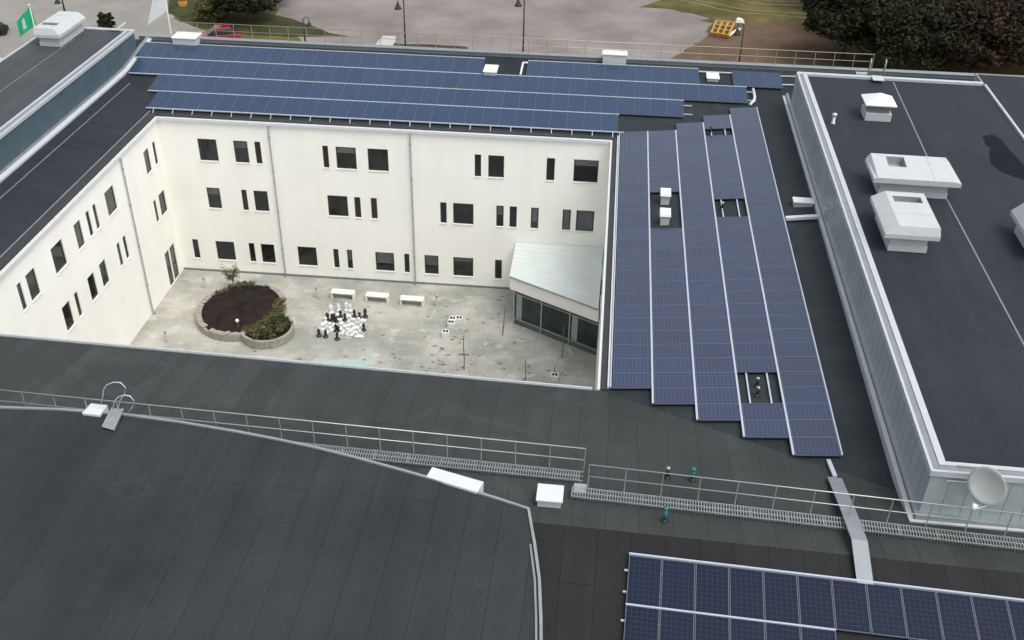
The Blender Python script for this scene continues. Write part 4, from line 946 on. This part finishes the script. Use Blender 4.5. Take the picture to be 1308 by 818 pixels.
MB().tube([DC - dn * .2, DC - dn * .34 - du * .1, Vector((wx, 24.30, DC.z - .15))], .05, 8).tube([Vector((wx, 24.12, DC.z - .75)), Vector((wx, 24.12, DC.z + .25))], .045, 8).build('mast', MAT['galv'], DISH, smooth=True)
MB().beam(Vector((wx - .85, 24.22, DC.z + .12)), Vector((wx + .2, 24.22, DC.z + .12)), .06, .06).beam(Vector((wx - 1.0, 24.22, DC.z - .5)), Vector((wx + .2, 24.22, DC.z - .5)), .06, .06).build('wall_bracket', MAT['galv'], DISH)

# ------------------------------------------------------------------ courtyard furniture
# planter: big ring and a small lobe
def ring_pts(c, rx, ry, a0, a1, n): return [(c[0] + rx * math.cos(a0 + (a1 - a0) * k / n), c[1] + ry * math.sin(a0 + (a1 - a0) * k / n)) for k in range(n + 1)]
zpl = .55
cl, cr_, ct, cbm = at(249.5, 395, zpl), at(367, 388, zpl), at(311, 358.5, zpl), at(300, 428, zpl)
C1 = ((cl.x + cr_.x) / 2, (ct.y + cbm.y) / 2); R1 = (cr_.x - cl.x) / 2; R1y = (ct.y - cbm.y) / 2
s_r, s_b = at(377, 410, zpl), at(338, 436, zpl); s_l = at(300, 424, zpl)
C2 = ((s_r.x + s_l.x) / 2 + .1, s_b.y + (s_r.x - s_l.x) / 2 * .93); R2 = (s_r.x - s_l.x) / 2
print('planter', C1, R1, R1y, C2, R2)
PL_ = thing('planter', 'round stone edged planter of dark soil with a smaller planted lobe', 'planter', (C1[0], C1[1], 0))
def ring_wall(mb, c, rx, ry, th, z0, z1, skip, n=72, wob=0., rnd=random.Random(4)):
    for k in range(n):
        a0, a1 = 2 * math.pi * k / n, 2 * math.pi * (k + 1) / n; am = (a0 + a1) / 2
        if skip(c[0] + rx * math.cos(am), c[1] + ry * math.sin(am)): continue
        zz = z1 + rnd.uniform(-wob, wob)
        q = [(c[0] + (rx - o) * math.cos(a), c[1] + (ry - o) * math.sin(a)) for a, o in ((a0, 0), (a1, 0), (a1, th), (a0, th))]
        mb.hexa([(x, y, z0) for x, y in q], [(x, y, zz) for x, y in q])
inC1 = lambda x, y: ((x - C1[0]) / (R1 - .02)) ** 2 + ((y - C1[1]) / (R1y - .02)) ** 2 < 1
inC2 = lambda x, y: ((x - C2[0]) / R2) ** 2 + ((y - C2[1]) / R2) ** 2 < 1
mb = MB(); ring_wall(mb, C1, R1, R1y, .32, .0, zpl - .05, lambda x, y: False, 72, .06); mb.build('stone_edge', MAT['stone'], PL_)
mb = MB(); ring_wall(mb, C2, R2, R2, .16, .0, zpl, inC1, 72); mb.build('stone_edge', MAT['stone'], PL_)
mb = MB(); rnd = random.Random(9); nn_, mm = 40, 10; grid = []
for k in range(mm + 1):
    for q in range(nn_):
        a = 2 * math.pi * q / nn_; r = k / mm; x, y = C1[0] + (R1 - .1) * r * math.cos(a), C1[1] + (R1y - .1) * r * math.sin(a)
        mb.v.append((x, y, zpl - .12 + .25 * (1 - r * r) + rnd.uniform(-.04, .04)))
for k in range(mm):
    for q in range(nn_):
        j = (q + 1) % nn_; mb.f.append((k * nn_ + q, k * nn_ + j, (k + 1) * nn_ + j, (k + 1) * nn_ + q)); mb.m.append(0)
mb.build('soil', MAT['soil'], PL_, smooth=True)
MB().face([(C2[0] + (R2 - .08) * math.cos(a), C2[1] + (R2 - .08) * math.sin(a), zpl - .1) for a in [2 * math.pi * k / 30 for k in range(30)]]).build('soil', MAT['soil'], PL_)
def leaves(mb, c, rad, n, size, rnd, shape=lambda u: 1., m=0):
    for _ in range(n):
        while True:
            v = Vector((rnd.uniform(-1, 1), rnd.uniform(-1, 1), rnd.uniform(-1, 1)))
            if .25 < v.length < 1: break
        p = Vector(c) + Vector((v.x * rad[0], v.y * rad[1], v.z * rad[2]))
        a = Vector((rnd.gauss(0, 1), rnd.gauss(0, 1), rnd.gauss(0, .6))).normalized(); b = a.cross(Vector((rnd.gauss(0, 1), rnd.gauss(0, 1), rnd.gauss(0, 1)))).normalized(); s = size * rnd.uniform(.6, 1.4)
        mb.face([p - a * s, p + b * s * .5, p + a * s, p - b * s * .5], m)
# shrubs in the lobe, each its own plant
rnd = random.Random(21); k = 0; spots = []
tries = 0
while len(spots) < 17 and tries < 4000:
    tries += 1
    x, y = C2[0] + rnd.uniform(-R2, R2), C2[1] + rnd.uniform(-R2, R2)
    if math.hypot(x - C2[0], y - C2[1]) > R2 - .32 or ((x - C1[0]) / (R1 - .2)) ** 2 + ((y - C1[1]) / (R1y - .2)) ** 2 < 1: continue
    if any(math.hypot(x - a, y - b) < .42 for a, b in spots): continue
    spots.append((x, y))
for si, (x, y) in enumerate(sorted(spots)):
    yl_ = rnd.random() < .4; s = rnd.uniform(.17, .26)
    t = thing('shrub', 'low %s shrub, %s from the left in the small planter lobe' % ('yellowish' if yl_ else 'green', ordn(si + 1)), 'shrub', (x, y, zpl - .1), 'shrubs in the planter lobe')
    mb = MB()
    for _ in range(6): leaves(mb, (x + rnd.uniform(-.15, .15), y + rnd.uniform(-.15, .15), zpl + s * .25 + rnd.uniform(-.06, .08)), (s * .8, s * .8, s * .6), 38, .06, rnd)
    mb.build('foliage', MAT['leaf_b' if yl_ else 'leaf_a'], t); MB().tube([(x, y, zpl - .11), (x, y, zpl + s * .4)], .02, 5).build('stem', MAT['bark'], t)
# creeping plants along the rim
mb = MB()
for k in range(150):
    a = rnd.uniform(-1.15, .45) if k < 115 else rnd.uniform(1.6, 2.6); rr = R1 - rnd.uniform(.1, .6); ry_ = R1y - rnd.uniform(.1, .6)
    leaves(mb, (C1[0] + rr * math.cos(a), C1[1] + ry_ * math.sin(a), zpl + .02), (.2, .2, .1), 22, .06, rnd)
o = mb.build('ground_cover', MAT['leaf_b'], None); o['kind'] = 'stuff'; tag(o, 'olive ground cover creeping along the round planter rim', 'ground cover')
# small tree behind the planter
tb = at(298, 362, .4); t = thing('small_tree', 'small thin leafed tree at the back rim of the round planter', 'tree', tb)
mb = MB(); tips = []
mb.tube([tb, tb + Vector((.03, 0, .5)), tb + Vector((0, .02, 1.0))], [.04, .03, .015], 6)
for k in range(22):
    a = rnd.uniform(0, 6.28); h = rnd.uniform(.02, .6); e_ = tb + Vector((math.cos(a) * rnd.uniform(.15, .6), math.sin(a) * rnd.uniform(.15, .6), h + rnd.uniform(.15, .75)))
    mb.tube([tb + Vector((0, 0, h)), tb.lerp(e_, .5) + Vector((0, 0, h * .6)), e_], [.02, .014, .008], 5); tips.append(e_)
mb.build('trunk', MAT['bark'], t)
mb = MB()
for e_ in tips: leaves(mb, e_, (.16, .16, .24), 16, .055, rnd); leaves(mb, tb.lerp(e_, .6) + Vector((0, 0, .1)), (.14, .14, .2), 8, .05, rnd)
mb.build('crown', MAT['leaf_c'], t)
# globe light
gl = at(304.5, 420, .45); t = thing('garden_light', 'small white globe light on a stake in the round planter', 'garden light', gl)
MB().tube([gl, gl + Vector((0, 0, .45))], .025, 8).build('stake', MAT['galv_dark'], t); MB().lathe(gl + Vector((0, 0, .45)), [(.03, 0), (.08, .04), (.105, .10), (.08, .17), (.03, .21)], 14).build('globe', MAT['lamp_white'], t, smooth=True)
# benches
for i, (x0, x1, yb) in enumerate(((422, 453, 382), (466, 496.5, 386), (510, 541.5, 390.5))):
    a, b = at(x0 + 1, yb, 0), at(x1 - 1, yb + 2.2, 0); d = (b - a); L = d.length; d.normalize(); s = Vector((-d.y, d.x, 0))
    t = thing('bench', ('white backless bench nearest the round planter', 'white backless bench, middle of the row of three', 'white backless bench nearest the glass porch')[i], 'bench', (a + b) / 2, 'white benches by the far wall')
    def bb(l0, w0, z0, l1, w1, z1): 
        q = [a + d * l + s * w_ for l, w_ in ((l0, w0), (l1, w0), (l1, w1), (l0, w1))]; return MB().hexa([(p.x, p.y, z0) for p in q], [(p.x, p.y, z1) for p in q])
    bb(0, 0, .38, L, .5, .45).build('seat', MAT['bench_white'], t, bevel=.015)
    bb(0, .01, .013, .09, .49, .379).build('leg', MAT['bench_white'], t); bb(L - .09, .01, .013, L, .49, .379).build('leg', MAT['bench_white'], t)
    bb(.09, .42, .2, L - .09, .46, .379).build('back_panel', MAT['galv_dark'], t)
# giant chess
cor = [at(405, 425, 0), at(464, 432, 0), at(468.5, 405, 0), at(417, 398.5, 0)]
mb = MB()
for i in range(8):
    for j in range(8):
        f = lambda u, v: cor[0].lerp(cor[1], u).lerp(cor[3].lerp(cor[2], u), v)
        q = [f((i + a) / 8, (j + b) / 8) for a, b in ((.02, .02), (.98, .02), (.98, .98), (.02, .98))]
        mb.hexa([(p.x, p.y, .013) for p in q], [(p.x, p.y, .04) for p in q], 0 if (i + j) % 2 else 1)
mat('tile_grey', (.34, .33, .31), .7)
tag(mb.build('chess_board', [MAT['white_paint'], MAT['tile_grey']]), 'giant chequered board of white and grey tiles on the courtyard paving', 'chess board')
PRO = {'pawn': [(.14, 0), (.14, .05), (.08, .10), (.05, .22), (.08, .25), (.10, .33), (.07, .40), (.02, .43)],
       'bishop': [(.15, 0), (.15, .06), (.09, .12), (.055, .32), (.10, .35), (.06, .37), (.09, .46), (.06, .55), (.02, .60)],
       'king': [(.16, 0), (.16, .06), (.10, .13), (.06, .38), (.12, .42), (.07, .44), (.11, .58), (.06, .61), (.03, .62), (.03, .72)],
       'rook': [(.15, 0), (.15, .06), (.10, .12), (.08, .30), (.12, .33), (.12, .43), (.08, .43)]}
BK = [(235,575,'king'),(283,572,'bishop'),(296,560,'rook'),(326,582,'pawn'),(370,535,'bishop'),(416,568,'bishop'),(515,530,'bishop'),(567,538,'pawn'),(628,533,'king'),(612,672,'bishop'),(322,680,'bishop'),(346,682,'pawn'),(145,730,'bishop'),(215,740,'bishop'),(335,765,'bishop')]
WH = [(271,487,'king'),(349,465,'bishop'),(432,462,'king'),(470,468,'bishop'),(560,590,'pawn'),(590,610,'pawn'),(455,670,'rook'),(535,735,'pawn'),(440,700,'pawn'),(500,650,'pawn'),(380,700,'pawn'),(215,585,'pawn'),(255,640,'pawn'),(180,660,'pawn'),(370,600,'pawn'),(480,720,'pawn')]
KN = {'king': 'tall', 'bishop': 'slender', 'rook': 'stout', 'pawn': 'small'}
seenl = {}
for colr, lst, m in (('black', BK, 'black_paint'), ('white', WH, 'white_paint')):
    for k, (x, y, kd) in enumerate(lst):
        p = at(390 + x / 8.18, 340 + y / 8.18, .042); inb = True
        mb = MB().lathe(p, [(a, b * .85) for a, b in PRO[kd]], 14)
        if kd == 'king': mb.box(p.x - .06, p.y - .02, p.z + .54, p.x + .06, p.y + .02, p.z + .58)
        lab = '%s %s chess piece, %s from the left among the %s ones' % (KN[kd], colr, ordn(1 + sum(1 for q in lst if q[2] == kd and q[0] < x)), KN[kd] + ' ' + colr)
        tag(mb.build('chess_piece', MAT[m], smooth=False), lab, 'chess piece', 'giant chess pieces')
# bollards
for k, (x, y, lab) in enumerate(((262, 368, 'grey bollard light between the left wall and the round planter'), (213, 437, 'grey bollard light in front of the left wall by the near roof edge'), (405, 380, 'grey bollard light beside the leftmost bench'), (558, 391, 'grey bollard light right of the rightmost bench'))):
    p = at(x, y, .012); t = thing('bollard_light', lab, 'bollard', p, 'bollard lights in the courtyard')
    MB().lathe(p, [(.09, 0), (.09, .02), (.07, .03), (.07, .62)], 14).build('post', MAT['bollard_grey'], t, smooth=True); MB().lathe(p + Vector((0, 0, .62)), [(.06, 0), (.06, .1), (.085, .105), (.085, .14), (.03, .17)], 14).build('head', MAT['galv'], t, smooth=True)
# cube seats
for k, (x, y, lab) in enumerate(((577.5, 415, 'white cube block, farthest left of the close group of three'), (586, 414.5, 'white cube block, rightmost of the close group of three'), (575.5, 420, 'white cube block, nearest of the close group of three'), (568.5, 432, 'white cube block standing apart in front of the group of three'), (708, 488, 'white cube block at the foot of the short stake'))):
    p = at(x, y, .012); t = thing('cube_planter', lab, 'cube planter', p, 'white cube blocks in the courtyard'); s = .2; h = .36
    MB().box(p.x - s, p.y, p.z, p.x + s, p.y + 2 * s, p.z + h).build('block', MAT['white_paint'], t, bevel=.015)
    MB().box(p.x - .15, p.y + .08, p.z + h + .002, p.x - .02, p.y + .30, p.z + h + .008).box(p.x + .02, p.y + .08, p.z + h + .002, p.x + .15, p.y + .30, p.z + h + .008).build('opening', MAT['soil'], t)
# stakes
def stake(xb, yb, ht, lab, lean=(0, 0), bar=False, r=.035):
    p = at(xb, yb, .012); t = thing('tree_stake', lab, 'stake', p, 'wooden stakes and thin trunks in the courtyard')
    MB().tube([p, p + Vector((lean[0] * .4 + .02, lean[1] * .5, ht * .35)), p + Vector((lean[0] * .9 - .02, lean[1], ht * .7)), p + Vector((lean[0], lean[1], ht))], [r, r * .9, r * .8, r * .65], 7).build('trunk', MAT['wood'], t)
    if bar: MB().beam(p + Vector((-.28, 0, ht * .45)), p + Vector((.28, 0, ht * .45)), .05, .06).build('crossbar', MAT['wood'], t)
stake(641.8, 428.5, 2.1, 'thin bent trunk standing left of the glass porch', (.12, .05))
stake(592.8, 472, 2.25, 'tall stake with a short crossbar in the open paving', bar=True)
stake(717.8, 457, 2.25, 'tall stake standing in front of the porch glass', (.03, 0))
stake(671, 486.5, 1.4, 'thin stake near the roof edge with no crossbar', (-.02, 0), r=.03)
stake(708.3, 483, .85, 'short stake behind the nearest white cube block')
# chalk and litter
rnd = random.Random(5)
mb = MB()
for k in range(34):
    x, y = rnd.uniform(421, 471), 464 + rnd.gauss(0, 2.2); p = at(x, min(y, 469), .0165); sz = rnd.uniform(.12, .42); n = 9
    mb.face([(p.x + sz * rnd.uniform(.6, 1.2) * 1.5 * math.cos(6.283 * q / n), p.y + sz * rnd.uniform(.5, 1.1) * .6 * math.sin(6.283 * q / n), .0155 + k * 3e-5) for q in range(n)])
tag(mb.build('chalk_patch', MAT['turquoise']), 'faded turquoise chalk patch on the paving by the near roof edge', 'chalk patch')
mb = MB()
for k in range(210):
    if k < 110: cx, cy, sx, sy = random.choice(((650,400,16,6),(575,470,22,9),(580,425,14,7),(710,480,14,4),(655,470,14,5),(500,460,30,8),(640,378,22,6),(560,455,10,8))) + ()
    else: cx, cy, sx, sy = 560, 425, 120, 38
    x, y = rnd.gauss(cx, sx), rnd.gauss(cy, sy); p = at(x, y, .0175)
    if not (NW.x + .5 < p.x < SE.x - .8 and 31.5 < p.y < 53 and not inC1(p.x, p.y) and not inC2(p.x, p.y)): continue
    s = rnd.uniform(.03, .10); n = 7; a0 = rnd.uniform(0, 6.28)
    mb.face([(p.x + s * rnd.uniform(.6, 1.2) * 1.5 * math.cos(2 * math.pi * q / n), p.y + s * rnd.uniform(.6, 1.2) * math.sin(2 * math.pi * q / n), .0175 + k * 1e-5) for q in range(n)])
mat('litter', (.10, .09, .075), .9, rgb2=(.24, .23, .20), vscale=2)
o = mb.build('leaf_litter', MAT['litter']); o['kind'] = 'stuff'; tag(o, 'dark fallen leaves scattered over the courtyard paving', 'leaf litter')

# ------------------------------------------------------------------ beyond the building
def flag(px_foot, Y, ztop, lab, m, cloth, mark=False, plab=''):
    p = atY(px_foot[0], px_foot[1], Y); f = Vector((p.x, Y, 0)); tp = Vector((p.x, Y, ztop))
    t = thing('flagpole', plab, 'flagpole', f); MB().tube([f, tp], [.07, .04], 10).build('pole', MAT['pole_cream'], t, smooth=True); MB().lathe(tp, [(.05, 0), (.09, .06), (.05, .14), (.01, .17)], 10).build('finial', MAT['white_paint'], t, smooth=True)
    # cloth: grid of (u along the fly, v down) given as pixel outline corners at the same depth, with ripples
    tl_, tr, br, bl = [atY(x, y, Y) for x, y in cloth]; nu, nv_ = 16, 10; mb = MB(); 
    g = [[tl_.lerp(tr, i / nu).lerp(bl.lerp(br, i / nu), j / nv_) + Vector((0, .10 * math.sin(i * .55 + j * .2) * (1 - i / nu), 0)) for i in range(nu + 1)] for j in range(nv_ + 1)]
    for j in range(nv_):
        for i in range(nu):
            k = 1 if mark and 5 <= i <= 7 and 2 <= j <= 7 else 0
            mb.face([g[j][i], g[j][i + 1], g[j + 1][i + 1], g[j + 1][i]], k)
    o = mb.build('flag', [MAT[m], MAT['flag_mark']], None); tag(o, lab, 'flag')
    sm = o.modifiers.new('thickness', 'SOLIDIFY'); sm.thickness = .012
    return p
pw_ = atY(219, 46, 72)
flag((219, 46), 72, 14.2, 'white flag drooping from the pole behind the far roof', 'flag_white', [(196, -8), (209.5, -8), (213, 14), (188, 33)], False, 'cream flagpole behind the far roof beside the left block')
gt = atY(38.5, 8, 74)
flag((41, 22), 74, gt.z, 'green flag with a pale upright mark behind the left roof block', 'flag_green', [(21, 28), (38.5, 8), (46.5, 31), (25, 48)], True, 'slim pale flagpole carrying the green flag')

def lamp(x, ytop, Y, lab, side=-1, hh=None):
    tp = atY(x, ytop, Y); f = Vector((tp.x, Y, 0)); t = thing('street_lamp', lab, 'street lamp', f, 'dark iron street lamps behind the building')
    MB().tube([f, Vector((f.x, f.y, 1.)), tp], [.11, .085, .06], 10).build('pole', MAT['lamp_iron'], t, smooth=True)
    a = tp - Vector((0, 0, .1)); MB().tube([a, a + Vector((side * .25, 0, .28)), a + Vector((side * .5, 0, .22)), a + Vector((side * .55, 0, -.15))], .03, 8).build('arm', MAT['lamp_iron'], t, smooth=True)
    hd = a + Vector((side * .55, 0, -.75)); MB().lathe(hd, [(.34, 0), (.30, .08), (.17, .28), (.11, .5), (.05, .62)], 14).build('lamp_shade', MAT['lamp_iron'], t, smooth=True)
    MB().lathe(hd - Vector((0, 0, .06)), [(.12, 0), (.2, .05)], 12).build('bulb', MAT['lamp_white'], t)
lamp(515.5, 0, 92, 'dark street lamp on the gravel beside the pale path', -1)
lamp(670, -4, 92, 'dark street lamp before the open gravel lot', -1)
lamp(387, 24, 93, 'dark street lamp behind the far railing by the dry grass', 1)
lamp(951, 33, 91, 'dark street lamp beside the yellow lattice frame', -1)
lamp(258.5, -30, 104, 'dark pole standing on the green verge by the road', -1)
lamp(78, -6, 100, 'dark pole rising behind the left ventilation unit', -1)
# red car
def car(pt, ang, lab, m):
    t = thing('parked_car', lab, 'car', pt, 'parked cars'); t.rotation_euler.z = ang; ORG[t] = Vector((0, 0, 0))
    sec = [(-2.1, .35, .62, .72), (-2.0, .3, .78, .8), (-1.5, .25, .84, .85), (-.4, .25, .88, .86), (.9, .25, .9, .86), (1.6, .25, .92, .84), (2.05, .3, .8, .76)]
    mb = MB(); rs = []
    for x, z0, z1, hw in sec:
        rs.append(len(mb.v)); mb.v += [(x, -hw, z0), (x, -hw - .02, (z0 + z1) / 2), (x, -hw + .06, z1), (x, hw - .06, z1), (x, hw + .02, (z0 + z1) / 2), (x, hw, z0)]
    for a, b in zip(rs[:-1], rs[1:]):
        for k in range(6): j = (k + 1) % 6; mb.f.append((a + k, a + j, b + j, b + k)); mb.m.append(0)
    mb.f.append(tuple(rs[0] + k for k in range(6))[::-1]); mb.f.append(tuple(rs[-1] + k for k in range(6))); mb.m += [0, 0]
    mb.build('body', MAT[m], t, smooth=False, bevel=.05)
    lo = [(-1.15, -.78, .86), (1.75, -.78, .9), (1.75, .78, .9), (-1.15, .78, .86)]; hi = [(-.35, -.6, 1.42), (1.2, -.6, 1.44), (1.2, .6, 1.44), (-.35, .6, 1.42)]
    gmb = MB().hexa(lo, hi); gmb.build('windows', MAT['glass'], t, bevel=.04)
    MB().hexa([(x * 1.02, y * 1.02, z - .0) for x, y, z in hi], [(x * .98, y * .96, z + .07) for x, y, z in hi]).build('roof', MAT[m], t, bevel=.03)
    for sx in (-1.3, 1.3):
        for sy in (-.86, .86):
            MB().tube([(sx, sy - .1, .32), (sx, sy + .1, .32)], .32, 16).build('wheel', MAT['tyre'], t)
    for sy in (-.6, .6): MB().box(-2.13, sy - .14, .58, -2.05, sy + .14, .70).build('headlight', MAT['lamp_white'], t)
pc = at(281, 53.5, 0); car(pc, .35, 'dark red car parked behind the far railing', 'red_paint')
pc = at(-1, 49, 0); car(pc + Vector((-1.2, 0, 0)), 1.2, 'dark car cut off by the left picture edge on the road', 'black_car')
# red and yellow post on the verge
p = at(234, 8, 0); t = thing('marker_post', 'short red post with a yellow foot on the green verge', 'post', p)
MB().box(p.x - .4, p.y - .3, 0.008, p.x + .4, p.y + .3, .5).build('foot', MAT['yellow'], t, bevel=.05); MB().box(p.x - .3, p.y - .22, .5, p.x + .3, p.y + .22, 1.35).build('post', MAT['orange'], t, bevel=.05)
# yellow lattice
qd = [at(915, 27, .6), at(938, 29.8, .6), at(930.5, 45.5, .35), at(908.5, 42, .35)]
t = thing('lattice_frame', 'yellow and orange lattice frame propped on the gravel edge', 'lattice frame', Vector((qd[3].x, qd[3].y, 0)))
mb = MB()
for k in range(4): mb.beam(qd[0].lerp(qd[1], k / 3), qd[3].lerp(qd[2], k / 3), .16, .10)
mb.build('bar', MAT['yellow'], t); mb = MB()
for k in range(4): mb.beam(qd[0].lerp(qd[3], k / 3) + Vector((0, 0, .06)), qd[1].lerp(qd[2], k / 3) + Vector((0, 0, .06)), .14, .08)
mb.build('crossbar', MAT['yellow'], t)
MB().beam(qd[3] - Vector((0, 0, .1)), qd[2] - Vector((0, 0, .1)), .1, .2).build('edge_board', MAT['orange'], t)
for q in qd: MB().beam(Vector((q.x, q.y, 0)), q - Vector((0, 0, .06)), .12, .12).build('leg', MAT['orange'], t)
p = at(937, 47, 0); tag(MB().beam(p + Vector((-.6, -.4, .15)), p + Vector((.7, 1.6, .35)), .35, .12).build('plank', MAT['pole_cream']), 'pale plank leaning beside the yellow lattice frame', 'plank')
p = at(944, 29, 0); tag(MB().hexa([p + Vector((-.5, -.4, 0)), p + Vector((.6, -.4, 0)), p + Vector((.5, .5, 0)), p + Vector((-.4, .5, 0))], [p + Vector((-.3, -.2, .5)), p + Vector((.4, -.2, .4)), p + Vector((.3, .3, .4)), p + Vector((-.2, .3, .5))]).build('rubble_sack', MAT['pole_cream'], bevel=.1), 'pale sack beside the lamp at the edge of the field', 'sack')

# trees
def tree(p, H, R, n, lm, lab, seed, name='tree', crown_z=.62, flat=.55, lsz=.28, group='trees behind the building'):
    r = random.Random(seed); t = thing(name, lab, 'tree', p, group); mb = MB()
    top = p + Vector((r.uniform(-.3, .3), r.uniform(-.3, .3), H * .8)); mb.tube([p, p.lerp(top, .4) + Vector((.1, 0, 0)), top], [.05 * H * .6, .03 * H * .6, .05], 8)
    cl_ = []
    for k in range(n):
        a = r.uniform(0, 6.283); e = r.uniform(-.7, 1.); d = R * (r.random() ** .5)
        q = p + Vector((math.cos(a) * d * math.sqrt(max(0, 1 - e * e * .6)), math.sin(a) * d * math.sqrt(max(0, 1 - e * e * .6)), H * crown_z + e * H * flat * .6)); cl_.append(q)
        if k % 3 == 0: s_ = p.lerp(top, r.uniform(.35, .9)); mb.tube([s_, s_.lerp(q, .5) + Vector((0, 0, .2)), q], [.09, .06, .02], 5)
    mb.build('trunk', MAT['bark'], t); mb = MB()
    for q in cl_: c_ = R * r.uniform(.16, .34); leaves(mb, q, (c_, c_, c_ * .75), int((120 if n > 100 else 70) * r.uniform(.6, 1.3)), lsz, r)
    mb.build('crown', MAT[lm], t)
TS = [(1075, 40, 7.5, 4.2, 'leaf_dark', 'dark tree nearest the bare earth patch'), (1120, 10, 9, 5, 'leaf_brown', 'dark brown tree behind the ladder head of the right block'), (1150, 62, 7, 4.4, 'leaf_dark', 'low dark tree close behind the right block'), (1195, 25, 9.5, 5.2, 'leaf_dark', 'broad dark tree in middle of the wood'),
      (1235, 66, 7.5, 4.5, 'leaf_brown', 'low brownish tree close behind the white roof line'), (1275, 20, 9.5, 5.4, 'leaf_brown', 'tall brown tree near the right picture edge'), (1320, 55, 8.5, 5.2, 'leaf_dark', 'dark tree cut off by the right picture edge'), (1180, -30, 10, 6, 'leaf_brown', 'far brown tree at the upper picture edge'),
      (1300, -35, 10, 6, 'leaf_dark', 'far dark tree in the upper right corner'), (1090, -28, 9, 5, 'leaf_dark', 'far dark tree at the field edge')]
for k, (x, y, H, R, lm, lab) in enumerate(TS):
    p = at(x, y + 40, 0); p.z = 0; tree(p, H, R, 150, lm, lab, 40 + k, lsz=.2)
tree(at(318, 28, 0), 4.5, 3.0, 90, 'leaf_dark', 'dark leafless looking tree on the verge left of the gravel', 71, lsz=.2, crown_z=.55)
tree(at(352, 8, 0), 5, 2.6, 70, 'leaf_dark', 'dark tree at the upper edge over the gravel corner', 72, lsz=.2)
tree(at(274, 24, 0), 2.4, 2.0, 60, 'leaf_b', 'yellowing bush on the green verge', 73, name='bush', lsz=.15, crown_z=.5, flat=.8)
tree(at(137, 37, 0), 1.5, .75, 34, 'leaf_dark', 'small dark bush on the road side behind the left block', 74, name='bush', lsz=.15, crown_z=.5, flat=.8)
